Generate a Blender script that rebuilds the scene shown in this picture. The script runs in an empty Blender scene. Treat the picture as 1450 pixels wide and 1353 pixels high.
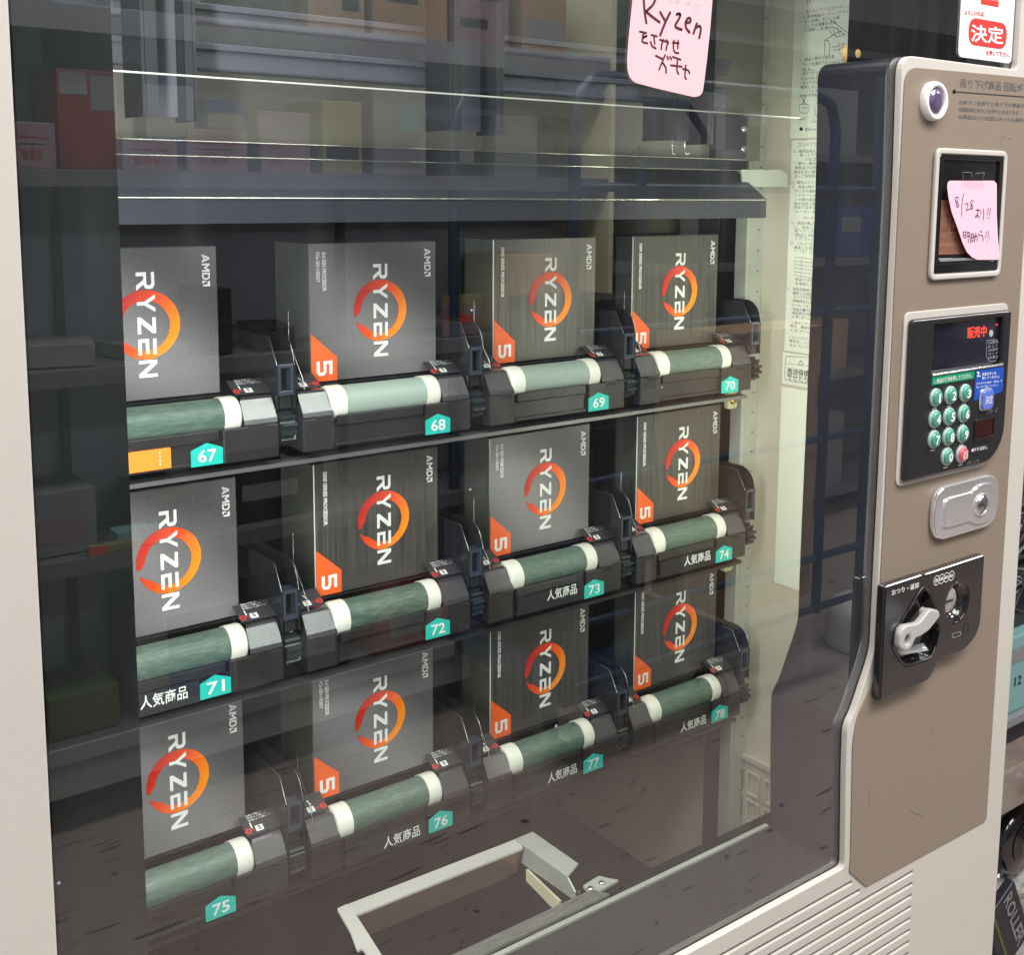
import bpy, math, random
from mathutils import Vector, Matrix
random.seed(7)
sc = bpy.context.scene
col = sc.collection
# ------------------------------------------------------------------ camera
W0, H0 = 1450.0, 1353.0
CAM = Vector((0.0, -0.59827384, 1.3))
YAW, PIT, ROL, FPX, CX, CY = 0.668100663, 0.136925966, 0.00876147615, 1671.93491, 768.06637, 501.311807
fw = Vector((math.sin(YAW)*math.cos(PIT), math.cos(YAW)*math.cos(PIT), -math.sin(PIT)))
_r = Vector((math.cos(YAW), -math.sin(YAW), 0)); _u = _r.cross(fw)
cr = _r*math.cos(ROL)+_u*math.sin(ROL); cu = -_r*math.sin(ROL)+_u*math.cos(ROL)
cd = bpy.data.cameras.new('camera'); cam = bpy.data.objects.new('camera', cd); col.objects.link(cam)
cam.matrix_world = Matrix(((cr.x, cu.x, -fw.x, CAM.x), (cr.y, cu.y, -fw.y, CAM.y), (cr.z, cu.z, -fw.z, CAM.z), (0, 0, 0, 1)))
cd.sensor_width = 36; cd.lens = FPX/W0*36
cd.shift_x = (W0/2-CX)/W0; cd.shift_y = (CY-H0/2)/W0
cd.clip_start = 0.01; cd.clip_end = 100
sc.camera = cam
# ------------------------------------------------------------------ world and lamps
wd = bpy.data.worlds.new("World"); sc.world = wd; wd.use_nodes = True
wd.node_tree.nodes['Background'].inputs[0].default_value = (0.93, 0.95, 1.0, 1)
wd.node_tree.nodes['Background'].inputs[1].default_value = 0.22
sc.view_settings.view_transform = 'Standard'; sc.view_settings.look = 'None'
sc.view_settings.exposure = 0.0; sc.view_settings.gamma = 1.0
sc.cycles.use_denoising = True
sc.cycles.max_bounces = 8; sc.cycles.transparent_max_bounces = 24; sc.cycles.sample_clamp_indirect = 4
def area(name, loc, target, sx, sy, power, color):
    l = bpy.data.lights.new(name, 'AREA'); l.shape = 'RECTANGLE'; l.size = sx; l.size_y = sy
    l.energy = power; l.color = color
    o = bpy.data.objects.new(name, l); col.objects.link(o); o.location = loc
    o.rotation_euler = (Vector(target)-Vector(loc)).to_track_quat('-Z', 'Y').to_euler()
    return o
WHITE = (1.0, 0.975, 0.955)
for lx, ly, sy, lp in ((1.20, -1.0, .62, 50), (1.45, -1.95, .9, 30), (-.45, -.92, .42, 38), (3.3, -1.1, .30, 34), (0.4, 1.5, .3, 40), (2.4, 1.5, .3, 44), (4.2, 1.0, .3, 36)):
    area('ceiling_lamp_light', (lx, ly, 2.66), (lx, ly, 0), 1.18, sy, lp, (1.0, .985, .965) if ly < 0 else WHITE)
YEL = (1.0, 0.98, 0.84)
area('cabinet_lamp_light', (0.985, 0.150, 1.08), (1.10, 0.42, 1.02), 0.02, 0.62, 1.5, YEL)
area('cabinet_lamp_light', (0.55, 0.165, 1.70), (0.55, 0.36, 1.1), 0.62, 0.12, 2.2, (0.98, 0.94, 1.0))
area('cabinet_lamp_light', (0.192, 0.076, 1.14), (0.72, 0.45, 1.08), 0.02, 0.95, 5.0, (1.0, 0.985, 0.98))

# ------------------------------------------------------------------ pixel -> plane
def ray(px, py): return fw + cr*((px-CX)/FPX) - cu*((py-CY)/FPX)
def at(px, py, ax='y', v=0.0):
    d = ray(px, py); i = 'xyz'.index(ax); return CAM + d*((v-CAM[i])/d[i])
def rf(px, py, ax='y', v=-1.72, yg=.007):      # a point seen mirrored in the front pane
    g = at(px, py, 'y', yg); d = ray(px, py); d.y = -d.y; i = 'xyz'.index(ax); return g + d*((v-g[i])/d[i])

# ------------------------------------------------------------------ materials
def mat(name, c, rough=.5, metal=0., spec=.5, bump=0., bscale=200., var=0., vscale=8., coat=0., tint=None, emit=0., stretch=None):
    m = bpy.data.materials.new(name); m.use_nodes = True; nt = m.node_tree; n = nt.nodes; L = nt.links
    p = n['Principled BSDF']
    p.inputs['Base Color'].default_value = (*c, 1); p.inputs['Roughness'].default_value = rough
    p.inputs['Metallic'].default_value = metal; p.inputs['Specular IOR Level'].default_value = spec
    p.inputs['Coat Weight'].default_value = coat; p.inputs['Coat Roughness'].default_value = .06
    if emit: p.inputs['Emission Color'].default_value = (*c, 1); p.inputs['Emission Strength'].default_value = emit
    tc = n.new('ShaderNodeTexCoord'); src = tc.outputs['Object']
    if stretch:
        mp = n.new('ShaderNodeMapping'); mp.inputs['Scale'].default_value = stretch; L.new(src, mp.inputs[0]); src = mp.outputs[0]
    if var:
        no = n.new('ShaderNodeTexNoise'); no.inputs['Scale'].default_value = vscale; no.inputs['Detail'].default_value = 5
        L.new(src, no.inputs['Vector'])
        r = n.new('ShaderNodeMapRange'); r.inputs[1].default_value = .3; r.inputs[2].default_value = .7
        L.new(no.outputs['Fac'], r.inputs[0])
        mx = n.new('ShaderNodeMix'); mx.data_type = 'RGBA'
        t = tint or tuple(x*(1-var) for x in c)
        mx.inputs[6].default_value = (*c, 1); mx.inputs[7].default_value = (*t, 1)
        L.new(r.outputs[0], mx.inputs[0]); L.new(mx.outputs[2], p.inputs['Base Color'])
    if bump:
        no = n.new('ShaderNodeTexNoise'); no.inputs['Scale'].default_value = bscale; no.inputs['Detail'].default_value = 3
        L.new(src, no.inputs['Vector'])
        b = n.new('ShaderNodeBump'); b.inputs['Strength'].default_value = bump; b.inputs['Distance'].default_value = .001
        L.new(no.outputs['Fac'], b.inputs['Height']); L.new(b.outputs[0], p.inputs['Normal'])
    return m
M = {}
M['cream'] = mat('cream_paint', (.565, .532, .485), .42, bump=.12, bscale=900, var=.06, vscale=4)
M['brown'] = mat('taupe_panel', (.262, .208, .162), .38, bump=.25, bscale=1500, var=.10, vscale=900, spec=.5)
M['black'] = mat('black_plastic', (.018, .018, .020), .32)
M['gloss'] = mat('gloss_black', (.010, .009, .010), .10, coat=.9)
M['matte'] = mat('matte_black', (.010, .010, .012), .8)
M['interior'] = mat('interior_black', (.004, .0045, .0055), .95, spec=.0, var=.3, vscale=6)
M['pillar'] = mat('pillar_dark', (.014, .017, .019), .35, var=.2, vscale=5)
M['hood'] = mat('hood_grey', (.034, .036, .048), .45, bump=.2, bscale=900)
M['hoodlip'] = mat('hood_lip', (.020, .022, .032), .5, bump=.2, bscale=900)
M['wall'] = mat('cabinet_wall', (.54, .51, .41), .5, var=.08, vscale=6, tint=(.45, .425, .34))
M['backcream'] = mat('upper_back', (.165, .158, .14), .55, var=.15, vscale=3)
M['sheet'] = mat('paper_sheet', (.70, .72, .62), .6)
M['ink'] = mat('ink', (.03, .03, .035), .6)
M['greyink'] = mat('grey_ink', (.12, .12, .12), .6)
M['rail'] = mat('tray_grey', (.027, .024, .024), .30, bump=.25, bscale=700, var=.2, vscale=25)
M['flap'] = mat('tray_flap', (.042, .037, .046), .24, bump=.12, bscale=800, spec=.9, coat=.4)
M['guide'] = mat('guide_plastic', (.020, .021, .024), .16, coat=.4)
M['block'] = mat('guide_block', (.040, .050, .070), .15, coat=.5)
M['gear'] = mat('gear_black', (.016, .022, .026), .25)
M['cap'] = mat('roller_cap', (.80, .79, .71), .28, spec=.5)
M['edge'] = mat('bright_edge', (.75, .74, .68), .15, metal=.9)
M['post'] = mat('post_steel', (.50, .52, .47), .4, metal=.35, var=.15, vscale=30)
M['railmetal'] = mat('rail_metal', (.22, .22, .22), .45, metal=.6)
M['steel'] = mat('steel', (.62, .62, .60), .28, metal=1., var=.2, vscale=40)
M['galv'] = mat('galvanised', (.50, .52, .50), .38, metal=.85, var=.35, vscale=60, stretch=(1, 6, 1))
M['barwhite'] = mat('bar_white', (.46, .44, .41), .35, var=.08, vscale=30)
M['chrome'] = mat('chrome', (.92, .93, .94), .10, metal=.8)
M['teal'] = mat('teal_tag', (.012, .50, .43), .45)
M['chan'] = mat('channel_black', (.02, .022, .028), .5)
M['white'] = mat('white_print', (.85, .85, .83), .5)
M['whitep'] = mat('white_plastic', (.80, .78, .78), .3)
M['grey'] = mat('lever_grey', (.42, .42, .41), .32)
M['orange'] = mat('orange_print', (.90, .13, .02), .45)
M['orangelabel'] = mat('orange_label', (.95, .28, .02), .5)
M['red'] = mat('red_print', (.62, .03, .025), .5)
M['redlit'] = mat('red_display', (1., .06, .03), .5, emit=.9)
M['green'] = mat('green_label', (.0, .26, .12), .5)
M['blue'] = mat('blue_label', (.01, .07, .42), .45)
M['keygreen'] = mat('key_green', (.07, .32, .24), .12, coat=.8)
M['keyrim'] = mat('key_rim', (.35, .50, .42), .12, coat=.5)
M['keyred'] = mat('key_red', (.62, .10, .12), .12, coat=.8)
M['keyblue'] = mat('key_blue', (.12, .18, .60), .12, coat=.8)
M['screen'] = mat('display_screen', (.012, .012, .022), .06, coat=1.)
M['dimred'] = mat('reader_window', (.03, .003, .004), .08, coat=1.)
M['lens'] = mat('button_lens', (.16, .11, .22), .12, coat=1., var=.6, vscale=150)
M['pink'] = mat('pink_paper', (.86, .49, .54), .6, var=.05, vscale=20)
M['marker'] = mat('marker_ink', (.075, .012, .03), .5)
M['pen'] = mat('pen_ink', (.06, .03, .10), .5)
M['faint'] = mat('faint_red_ink', (.85, .33, .36), .6)
M['slot'] = mat('slot_brown', (.20, .165, .15), .7)
M['acredge'] = mat('acrylic_edge', (.48, .48, .45), .3, emit=0)
M['yellowish'] = mat('aged_plastic', (.62, .60, .40), .4)
M['discsteel'] = mat('disc_steel', (.72, .68, .62), .35, metal=.6, var=.3, vscale=60)
M['knobyellow'] = mat('knob_yellow', (.75, .52, .18), .35)
M['brass'] = mat('brass', (.70, .48, .16), .25, metal=1.)

def wood():
    m = mat('wood_print', (.30, .14, .085), .35, var=.5, vscale=14, stretch=(1, 1, 12), tint=(.13, .055, .045)); return m
M['wood'] = wood()
def rollermat():
    m = bpy.data.materials.new('roller_green'); m.use_nodes = True; nt = m.node_tree; n = nt.nodes; L = nt.links; p = n['Principled BSDF']
    tc = n.new('ShaderNodeTexCoord'); mp = n.new('ShaderNodeMapping'); mp.inputs['Scale'].default_value = (14, 90, 90)
    oi = n.new('ShaderNodeObjectInfo'); ad = n.new('ShaderNodeVectorMath'); ad.operation = 'ADD'
    L.new(tc.outputs['Object'], ad.inputs[0])
    sc2 = n.new('ShaderNodeVectorMath'); sc2.operation = 'SCALE'; sc2.inputs['Scale'].default_value = 3.0
    cmb = n.new('ShaderNodeCombineXYZ'); L.new(oi.outputs['Random'], cmb.inputs[0]); L.new(oi.outputs['Random'], cmb.inputs[2])
    L.new(cmb.outputs[0], sc2.inputs[0]); L.new(sc2.outputs[0], ad.inputs[1]); L.new(ad.outputs[0], mp.inputs[0])
    no = n.new('ShaderNodeTexNoise'); no.inputs['Scale'].default_value = 6; no.inputs['Detail'].default_value = 7; no.inputs['Roughness'].default_value = .7
    L.new(mp.outputs[0], no.inputs['Vector'])
    rp = n.new('ShaderNodeValToRGB'); L.new(no.outputs['Fac'], rp.inputs[0])
    e = rp.color_ramp.elements; e[0].position = .3; e[0].color = (.026, .055, .040, 1); e[1].position = .72; e[1].color = (.14, .215, .17, 1)
    e2 = rp.color_ramp.elements.new(.5); e2.color = (.06, .11, .083, 1)
    mx = n.new('ShaderNodeMix'); mx.data_type = 'RGBA'; L.new(rp.outputs[0], mx.inputs[6]); mx.inputs[7].default_value = (.42, .50, .45, 1)
    L.new(oi.outputs['Color'], mx.inputs[0])
    sp = n.new('ShaderNodeSeparateColor'); L.new(oi.outputs['Color'], sp.inputs[0]); L.new(sp.outputs[0], mx.inputs[0])
    L.new(mx.outputs[2], p.inputs['Base Color']); p.inputs['Roughness'].default_value = .42
    b = n.new('ShaderNodeBump'); b.inputs['Strength'].default_value = .4; b.inputs['Distance'].default_value = .0006
    L.new(no.outputs['Fac'], b.inputs['Height']); L.new(b.outputs[0], p.inputs['Normal'])
    return m
M['roller'] = rollermat()
def ringmat():       # gradient of the printed ring: red upper left to amber lower right (local x/z, ring radius ~ .03)
    m = bpy.data.materials.new('ring_print'); m.use_nodes = True; nt = m.node_tree; n = nt.nodes; L = nt.links; p = n['Principled BSDF']
    tc = n.new('ShaderNodeTexCoord'); sp = n.new('ShaderNodeSeparateXYZ'); L.new(tc.outputs['Object'], sp.inputs[0])
    def ma(op, a, b):
        q = n.new('ShaderNodeMath'); q.operation = op
        for i, v in enumerate((a, b)):
            if isinstance(v, (int, float)): q.inputs[i].default_value = v
            else: L.new(v, q.inputs[i])
        return q.outputs[0]
    xs = ma('MULTIPLY', ma('SUBTRACT', sp.outputs[0], .077), 14.0); zs = ma('MULTIPLY', ma('SUBTRACT', sp.outputs[2], .067), -8.0)
    t = ma('ADD', ma('ADD', xs, zs), .5)
    rp = n.new('ShaderNodeValToRGB'); L.new(t, rp.inputs[0]); e = rp.color_ramp.elements
    e[0].position = .08; e[0].color = (.52, .022, .012, 1); e[1].position = .95; e[1].color = (1.0, .30, .01, 1)
    e2 = e.new(.5); e2.color = (.85, .085, .012, 1)
    L.new(rp.outputs[0], p.inputs['Base Color']); p.inputs['Roughness'].default_value = .42
    return m
M['ring'] = ringmat()
def boxmat(kind):
    m = bpy.data.materials.new('carton_'+kind); m.use_nodes = True; nt = m.node_tree; n = nt.nodes; L = nt.links; p = n['Principled BSDF']
    tc = n.new('ShaderNodeTexCoord')
    if kind == 'brushed':
        mp = n.new('ShaderNodeMapping'); mp.inputs['Scale'].default_value = (900, 60, 9); L.new(tc.outputs['Object'], mp.inputs[0])
        no = n.new('ShaderNodeTexNoise'); no.inputs['Scale'].default_value = 1.; no.inputs['Detail'].default_value = 4; L.new(mp.outputs[0], no.inputs['Vector'])
        rp = n.new('ShaderNodeValToRGB'); L.new(no.outputs['Fac'], rp.inputs[0]); e = rp.color_ramp.elements
        e[0].position = .3; e[0].color = (.050, .045, .042, 1); e[1].position = .75; e[1].color = (.165, .15, .138, 1)
        L.new(rp.outputs[0], p.inputs['Base Color']); p.inputs['Roughness'].default_value = .34; p.inputs['Metallic'].default_value = .35
        b = n.new('ShaderNodeBump'); b.inputs['Strength'].default_value = .25; b.inputs['Distance'].default_value = .0004
        L.new(no.outputs['Fac'], b.inputs['Height']); L.new(b.outputs[0], p.inputs['Normal'])
    elif kind == 'weave':
        # tiny round dots in staggered rows
        mp = n.new('ShaderNodeMapping'); mp.inputs['Scale'].default_value = (650, 650, 650); mp.inputs['Rotation'].default_value = (0, math.radians(38), 0)
        L.new(tc.outputs['Object'], mp.inputs[0]); sp = n.new('ShaderNodeSeparateXYZ'); L.new(mp.outputs[0], sp.inputs[0])
        def ma(op, a, b=None):
            q = n.new('ShaderNodeMath'); q.operation = op
            for i, v in enumerate((a, b)):
                if v is None: continue
                if isinstance(v, (int, float)): q.inputs[i].default_value = v
                else: L.new(v, q.inputs[i])
            return q.outputs[0]
        s = ma('MULTIPLY', ma('SINE', ma('MULTIPLY', sp.outputs[0], 3.6)), ma('SINE', ma('MULTIPLY', sp.outputs[2], 3.6)))
        s2 = ma('ADD', ma('MULTIPLY', s, .5), .5)
        big = n.new('ShaderNodeTexWave'); big.wave_type = 'BANDS'; big.bands_direction = 'DIAGONAL'; big.inputs['Scale'].default_value = 3.2; big.inputs['Distortion'].default_value = 4; big.inputs['Detail'].default_value = 1; big.inputs['Detail Scale'].default_value = .6
        L.new(tc.outputs['Object'], big.inputs['Vector'])
        g = ma('ADD', ma('MULTIPLY', s2, .50), ma('MULTIPLY', big.outputs['Fac'], .50))
        rp = n.new('ShaderNodeValToRGB'); L.new(g, rp.inputs[0]); e = rp.color_ramp.elements
        e[0].position = .1; e[0].color = (.055, .052, .054, 1); e[1].position = .95; e[1].color = (.28, .265, .275, 1)
        L.new(rp.outputs[0], p.inputs['Base Color']); p.inputs['Roughness'].default_value = .38; p.inputs['Metallic'].default_value = .1
    return m
M['brushed'] = boxmat('brushed'); M['weave'] = boxmat('weave')
M['boxside'] = mat('carton_side', (.095, .105, .088), .22, coat=.3, var=.3, vscale=30)
M['boxtop'] = mat('carton_top', (.020, .020, .020), .4)

def glassmat(name, tint, ior, dust):
    m = bpy.data.materials.new(name); m.use_nodes = True; nt = m.node_tree; n = nt.nodes; L = nt.links
    for x in list(n): n.remove(x)
    out = n.new('ShaderNodeOutputMaterial'); tr = n.new('ShaderNodeBsdfTransparent'); tr.inputs[0].default_value = (*tint, 1)
    gl = n.new('ShaderNodeBsdfGlossy'); gl.inputs['Roughness'].default_value = 0.0; gl.inputs['Color'].default_value = (1, 1, 1, 1)
    fr = n.new('ShaderNodeFresnel'); fr.inputs['IOR'].default_value = ior
    ge = n.new('ShaderNodeNewGeometry')
    # both faces of a pane (and the second pane of the double glazing) reflect: 1-(1-F)^k, counted on the outward faces only
    def ma(op, a, b):
        q = n.new('ShaderNodeMath'); q.operation = op
        for i, v in enumerate((a, b)):
            if isinstance(v, (int, float)): q.inputs[i].default_value = v
            else: L.new(v, q.inputs[i])
        return q.outputs[0]
    k = 3.0 if dust else .6
    f = ma('SUBTRACT', 1.0, ma('POWER', ma('SUBTRACT', 1.0, fr.outputs[0]), k))
    f = ma('MULTIPLY', f, ma('SUBTRACT', 1.0, ge.outputs['Backfacing']))
    mx = n.new('ShaderNodeMixShader'); L.new(f, mx.inputs[0]); L.new(tr.outputs[0], mx.inputs[1]); L.new(gl.outputs[0], mx.inputs[2])
    last = mx.outputs[0]
    if dust:
        tc = n.new('ShaderNodeTexCoord'); vo = n.new('ShaderNodeTexVoronoi'); vo.inputs['Scale'].default_value = 42
        L.new(tc.outputs['Object'], vo.inputs['Vector'])
        no = n.new('ShaderNodeTexNoise'); no.inputs['Scale'].default_value = 5; L.new(tc.outputs['Object'], no.inputs['Vector'])
        sc_ = n.new('ShaderNodeSeparateColor'); L.new(vo.outputs['Color'], sc_.inputs[0])
        a = ma('LESS_THAN', vo.outputs['Distance'], ma('MULTIPLY', ma('POWER', sc_.outputs[0], 7.0), .060))
        d2 = ma('MULTIPLY', a, .42)
        # light film of dust
        mp2 = n.new('ShaderNodeMapping'); mp2.inputs['Scale'].default_value = (26, 1, 2.2); mp2.inputs['Rotation'].default_value = (0, .55, 0); L.new(tc.outputs['Object'], mp2.inputs[0])
        n2_ = n.new('ShaderNodeTexNoise'); n2_.inputs['Scale'].default_value = 1.6; n2_.inputs['Detail'].default_value = 6; L.new(mp2.outputs[0], n2_.inputs['Vector'])
        sm = ma('MULTIPLY', ma('POWER', ma('MULTIPLY', n2_.outputs['Fac'], 1.35), 6.0), .022)
        d3 = ma('ADD', ma('ADD', d2, sm), ma('MULTIPLY', ma('POWER', no.outputs['Fac'], 3.0), .022))
        df = n.new('ShaderNodeBsdfDiffuse'); df.inputs[0].default_value = (.8, .8, .8, 1)
        m2 = n.new('ShaderNodeMixShader'); L.new(ma('MULTIPLY', d3, ma('SUBTRACT', 1.0, ge.outputs['Backfacing'])), m2.inputs[0]); L.new(last, m2.inputs[1]); L.new(df.outputs[0], m2.inputs[2]); last = m2.outputs[0]
    L.new(last, out.inputs['Surface']); return m
M['glass'] = glassmat('window_glass', (.93, .96, .94), 1.52, True)
M['acrylic'] = glassmat('clear_acrylic', (.93, .95, .93), 1.45, False)
M['film'] = glassmat('clear_film', (.97, .97, .97), 1.3, False)

# ------------------------------------------------------------------ mesh builder
class B:
    def __init__(s): s.v = []; s.f = []; s.m = []; s.sm = []; s.mats = []
    def mi(s, k):
        if k not in s.mats: s.mats.append(k)
        return s.mats.index(k)
    def add(s, vs, fs, k, smooth=False):
        o = len(s.v); s.v += [Vector(v) for v in vs]; i = s.mi(k)
        for f in fs: s.f.append([o+a for a in f]); s.m.append(i); s.sm.append(smooth)
        return s
    def box(s, x0, x1, y0, y1, z0, z1, k, rot=None, c=None):
        vs = [Vector((x, y, z)) for x in (x0, x1) for y in (y0, y1) for z in (z0, z1)]
        if rot is not None:
            c = Vector(c) if c is not None else sum(vs, Vector())/8
            vs = [c+rot@(v-c) for v in vs]
        return s.add(vs, [(0, 1, 3, 2), (4, 6, 7, 5), (0, 4, 5, 1), (2, 3, 7, 6), (0, 2, 6, 4), (1, 5, 7, 3)], k)
    def rbox(s, x0, x1, y0, y1, z0, z1, k, r=.001):     # box with bevelled edges
        import bmesh
        bm = bmesh.new(); bmesh.ops.create_cube(bm, size=1)
        for v in bm.verts: v.co = Vector(((x0+x1)/2+v.co.x*(x1-x0), (y0+y1)/2+v.co.y*(y1-y0), (z0+z1)/2+v.co.z*(z1-z0)))
        bmesh.ops.bevel(bm, geom=list(bm.edges), offset=r, segments=2, affect='EDGES', profile=.5)
        bm.verts.index_update()
        s.add([v.co.copy() for v in bm.verts], [[v.index for v in f.verts] for f in bm.faces], k); bm.free(); return s
    def prism(s, pts, ax, a0, a1, k, smooth=False):      # pts 2D polygon (convex or simple), extruded along axis
        def mk(p, a): return {'x': (a, p[0], p[1]), 'y': (p[0], a, p[1]), 'z': (p[0], p[1], a)}[ax]
        n = len(pts); vs = [mk(p, a0) for p in pts]+[mk(p, a1) for p in pts]
        ar = sum(pts[i][0]*pts[(i+1) % n][1]-pts[(i+1) % n][0]*pts[i][1] for i in range(n))
        flip = (ar > 0) != (ax == 'y'); flip = flip if a1 > a0 else not flip
        c0 = list(range(n)); c1 = [n+i for i in range(n)]
        s.add(vs, [c0[::-1] if flip else c0, c1 if flip else c1[::-1]], k)
        s.add(vs, [((i, (i+1) % n, n+(i+1) % n, n+i) if flip else (i, n+i, n+(i+1) % n, (i+1) % n)) for i in range(n)], k, smooth)
        return s
    def lathe(s, prof, c, ax, k, n=28, smooth=True):     # prof [(r, h)] along axis
        vs = []; c = Vector(c)
        for r, h in prof:
            for i in range(n):
                a = 2*math.pi*i/n; p = (r*math.cos(a), r*math.sin(a))
                vs.append(c+Vector({'x': (h, p[0], p[1]), 'y': (p[0], h, p[1]), 'z': (p[0], p[1], h)}[ax]))
        fs = []
        for j in range(len(prof)-1):
            for i in range(n):
                q = (j*n+i, j*n+(i+1) % n, (j+1)*n+(i+1) % n, (j+1)*n+i)
                fs.append(q if ax != 'y' else q[::-1])
        s.add(vs, fs, k, smooth)
        o = [list(range(n))[::-1], [(len(prof)-1)*n+i for i in range(n)]]
        if ax == 'y': o = [x[::-1] for x in o]
        return s.add(vs, o, k)
    def tube(s, pts, r, k, n=8):
        pts = [Vector(p) for p in pts]; vs = []; N = len(pts)
        for i, p in enumerate(pts):
            t = (pts[min(i+1, N-1)]-pts[max(i-1, 0)]).normalized()
            a = t.orthogonal().normalized() if i == 0 else (a-t*a.dot(t)).normalized()
            b = t.cross(a)
            for j in range(n):
                g = 2*math.pi*j/n; vs.append(p+a*math.cos(g)*r+b*math.sin(g)*r)
        fs = [(i*n+j, i*n+(j+1) % n, (i+1)*n+(j+1) % n, (i+1)*n+j) for i in range(N-1) for j in range(n)]
        s.add(vs, fs, k, True)
        return s.add(vs, [list(range(n))[::-1], [(N-1)*n+j for j in range(n)]], k)
    def plate(s, outer, holes, y0, y1, k, bevel=0., res=2):   # outline in (x,z); front y0 < back y1
        cu_ = bpy.data.curves.new('t', 'CURVE'); cu_.dimensions = '2D'; cu_.fill_mode = 'BOTH'
        h = (y1-y0)/2; bevel = min(bevel, h*.95); cu_.extrude = h-bevel; cu_.bevel_depth = bevel; cu_.bevel_resolution = res; cu_.offset = -bevel
        for loop in [outer]+list(holes):
            sp = cu_.splines.new('POLY'); sp.points.add(len(loop)-1); sp.use_cyclic_u = True
            for p, q in zip(sp.points, loop): p.co = (q[0], q[1], 0, 1)
        s._curve(cu_, lambda v: Vector((v.x, (y0+y1)/2-v.z, v.y)), k); return s
    def _curve(s, cu_, fn, k):
        o = bpy.data.objects.new('t', cu_); col.objects.link(o)
        dg = bpy.context.evaluated_depsgraph_get(); me = bpy.data.meshes.new_from_object(o.evaluated_get(dg))
        s.add([fn(v.co) for v in me.vertices], [list(f.vertices) for f in me.polygons], k)
        bpy.data.objects.remove(o); bpy.data.curves.remove(cu_); bpy.data.meshes.remove(me)
    def text(s, body, p0, right, up, k, bold=0., th=.0002):  # glyph box mapped on p0 + u*right + v*up, facing right x up
        key = (body, bold); right = Vector(right); up = Vector(up); nrm = right.cross(up).normalized()
        if key not in TC:
            t = bpy.data.curves.new('t', 'FONT'); t.body = body; t.offset = bold; t.resolution_u = 2; t.fill_mode = 'FRONT'
            o = bpy.data.objects.new('t', t); col.objects.link(o)
            dg = bpy.context.evaluated_depsgraph_get(); me = bpy.data.meshes.new_from_object(o.evaluated_get(dg))
            TC[key] = ([v.co.copy() for v in me.vertices], [list(f.vertices) for f in me.polygons])
            bpy.data.objects.remove(o); bpy.data.curves.remove(t); bpy.data.meshes.remove(me)
        vs, fs = TC[key]
        if not vs: return s
        x0 = min(v.x for v in vs); x1 = max(v.x for v in vs); y0 = min(v.y for v in vs); y1 = max(v.y for v in vs)
        p0 = Vector(p0)+nrm*th
        return s.add([p0+right*((v.x-x0)/(x1-x0))+up*((v.y-y0)/max(y1-y0, 1e-6)) for v in vs], fs, k)
    def textpx(s, body, a, b, c, k, ax='y', v=0., bold=0., th=.0002):   # a bottom-left, b bottom-right, c top-left in pixels
        p = at(*a, ax, v); return s.text(body, p, at(*b, ax, v)-p, at(*c, ax, v)-p, k, bold, th)
    def stroke(s, pts, w, nrm, k):          # pen stroke: flat ribbon with round joints
        nrm = Vector(nrm)
        pts = [Vector(p) for p in pts]
        # smooth once (Chaikin)
        if len(pts) > 2:
            q = [pts[0]]
            for a, b in zip(pts, pts[1:]): q += [a*.75+b*.25, a*.25+b*.75]
            pts = q+[pts[-1]]
        for a, b in zip(pts, pts[1:]):
            t = (b-a)
            if t.length < 1e-7: continue
            t.normalize(); c = t.cross(nrm)*w/2
            s.add([a-c, b-c, b+c, a+c], [(0, 1, 2, 3)], k)
        for a in pts:
            u_ = Vector((1, 0, 0)) if abs(nrm.x) < .9 else Vector((0, 1, 0)); v_ = nrm.cross(u_)
            s.add([a+u_*math.cos(g*math.pi/4)*w/2+v_*math.sin(g*math.pi/4)*w/2+nrm*.00002 for g in range(8)], [tuple(range(8))], k)
        return s
    def build(s, name, parent=None, local=False, origin=None):
        me = bpy.data.meshes.new(name)
        if origin is None:
            if local: origin = Vector()
            else:
                xs = [v.x for v in s.v]; ys = [v.y for v in s.v]; zs = [v.z for v in s.v]
                origin = Vector(((min(xs)+max(xs))/2, (min(ys)+max(ys))/2, min(zs)))
        me.from_pydata([v-origin for v in s.v], [], s.f)
        for k in s.mats: me.materials.append(M[k])
        me.polygons.foreach_set('material_index', s.m); me.polygons.foreach_set('use_smooth', s.sm)
        me.update(); me.validate()
        o = bpy.data.objects.new(name, me); col.objects.link(o)
        if parent is not None:
            o.parent = parent; o.location = origin-(WO.get(parent.name, Vector()) if not local else Vector())
        else: o.location = origin
        WO[o.name] = Vector(origin)
        return o
TC = {}; WO = {}
def thing(name, loc, label, cat, group=None):
    o = bpy.data.objects.new(name, None); col.objects.link(o); o.location = loc; o.empty_display_size = .05
    WO[o.name] = Vector(loc); return tag(o, label, cat, group)
def tag(o, label, cat, group=None):
    o['label'] = label; o['category'] = cat
    if group: o['group'] = group
    return o
def struct(o): o['kind'] = 'structure'; return o
def stuff(o): o['kind'] = 'stuff'; return o
def rounded(pts, r, n=6):        # round each corner of polygon; r scalar or list
    out = []; N = len(pts)
    for i, p in enumerate(pts):
        rr = r[i] if isinstance(r, (list, tuple)) else r
        p = Vector(p[:2]) ; a = Vector(pts[i-1][:2])-p; b = Vector(pts[(i+1) % N][:2])-p
        if rr <= 0: out.append((p.x, p.y)); continue
        d = min(rr, a.length*.49, b.length*.49); A = p+a.normalized()*d; C_ = p+b.normalized()*d
        for j in range(n+1):
            t = j/n; q = A*(1-t)**2+p*2*t*(1-t)+C_*t*t; out.append((q.x, q.y))
    return out
def XZ(pts, Y): return [(at(a, b, 'y', Y).x, at(a, b, 'y', Y).z) for a, b in pts]
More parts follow.
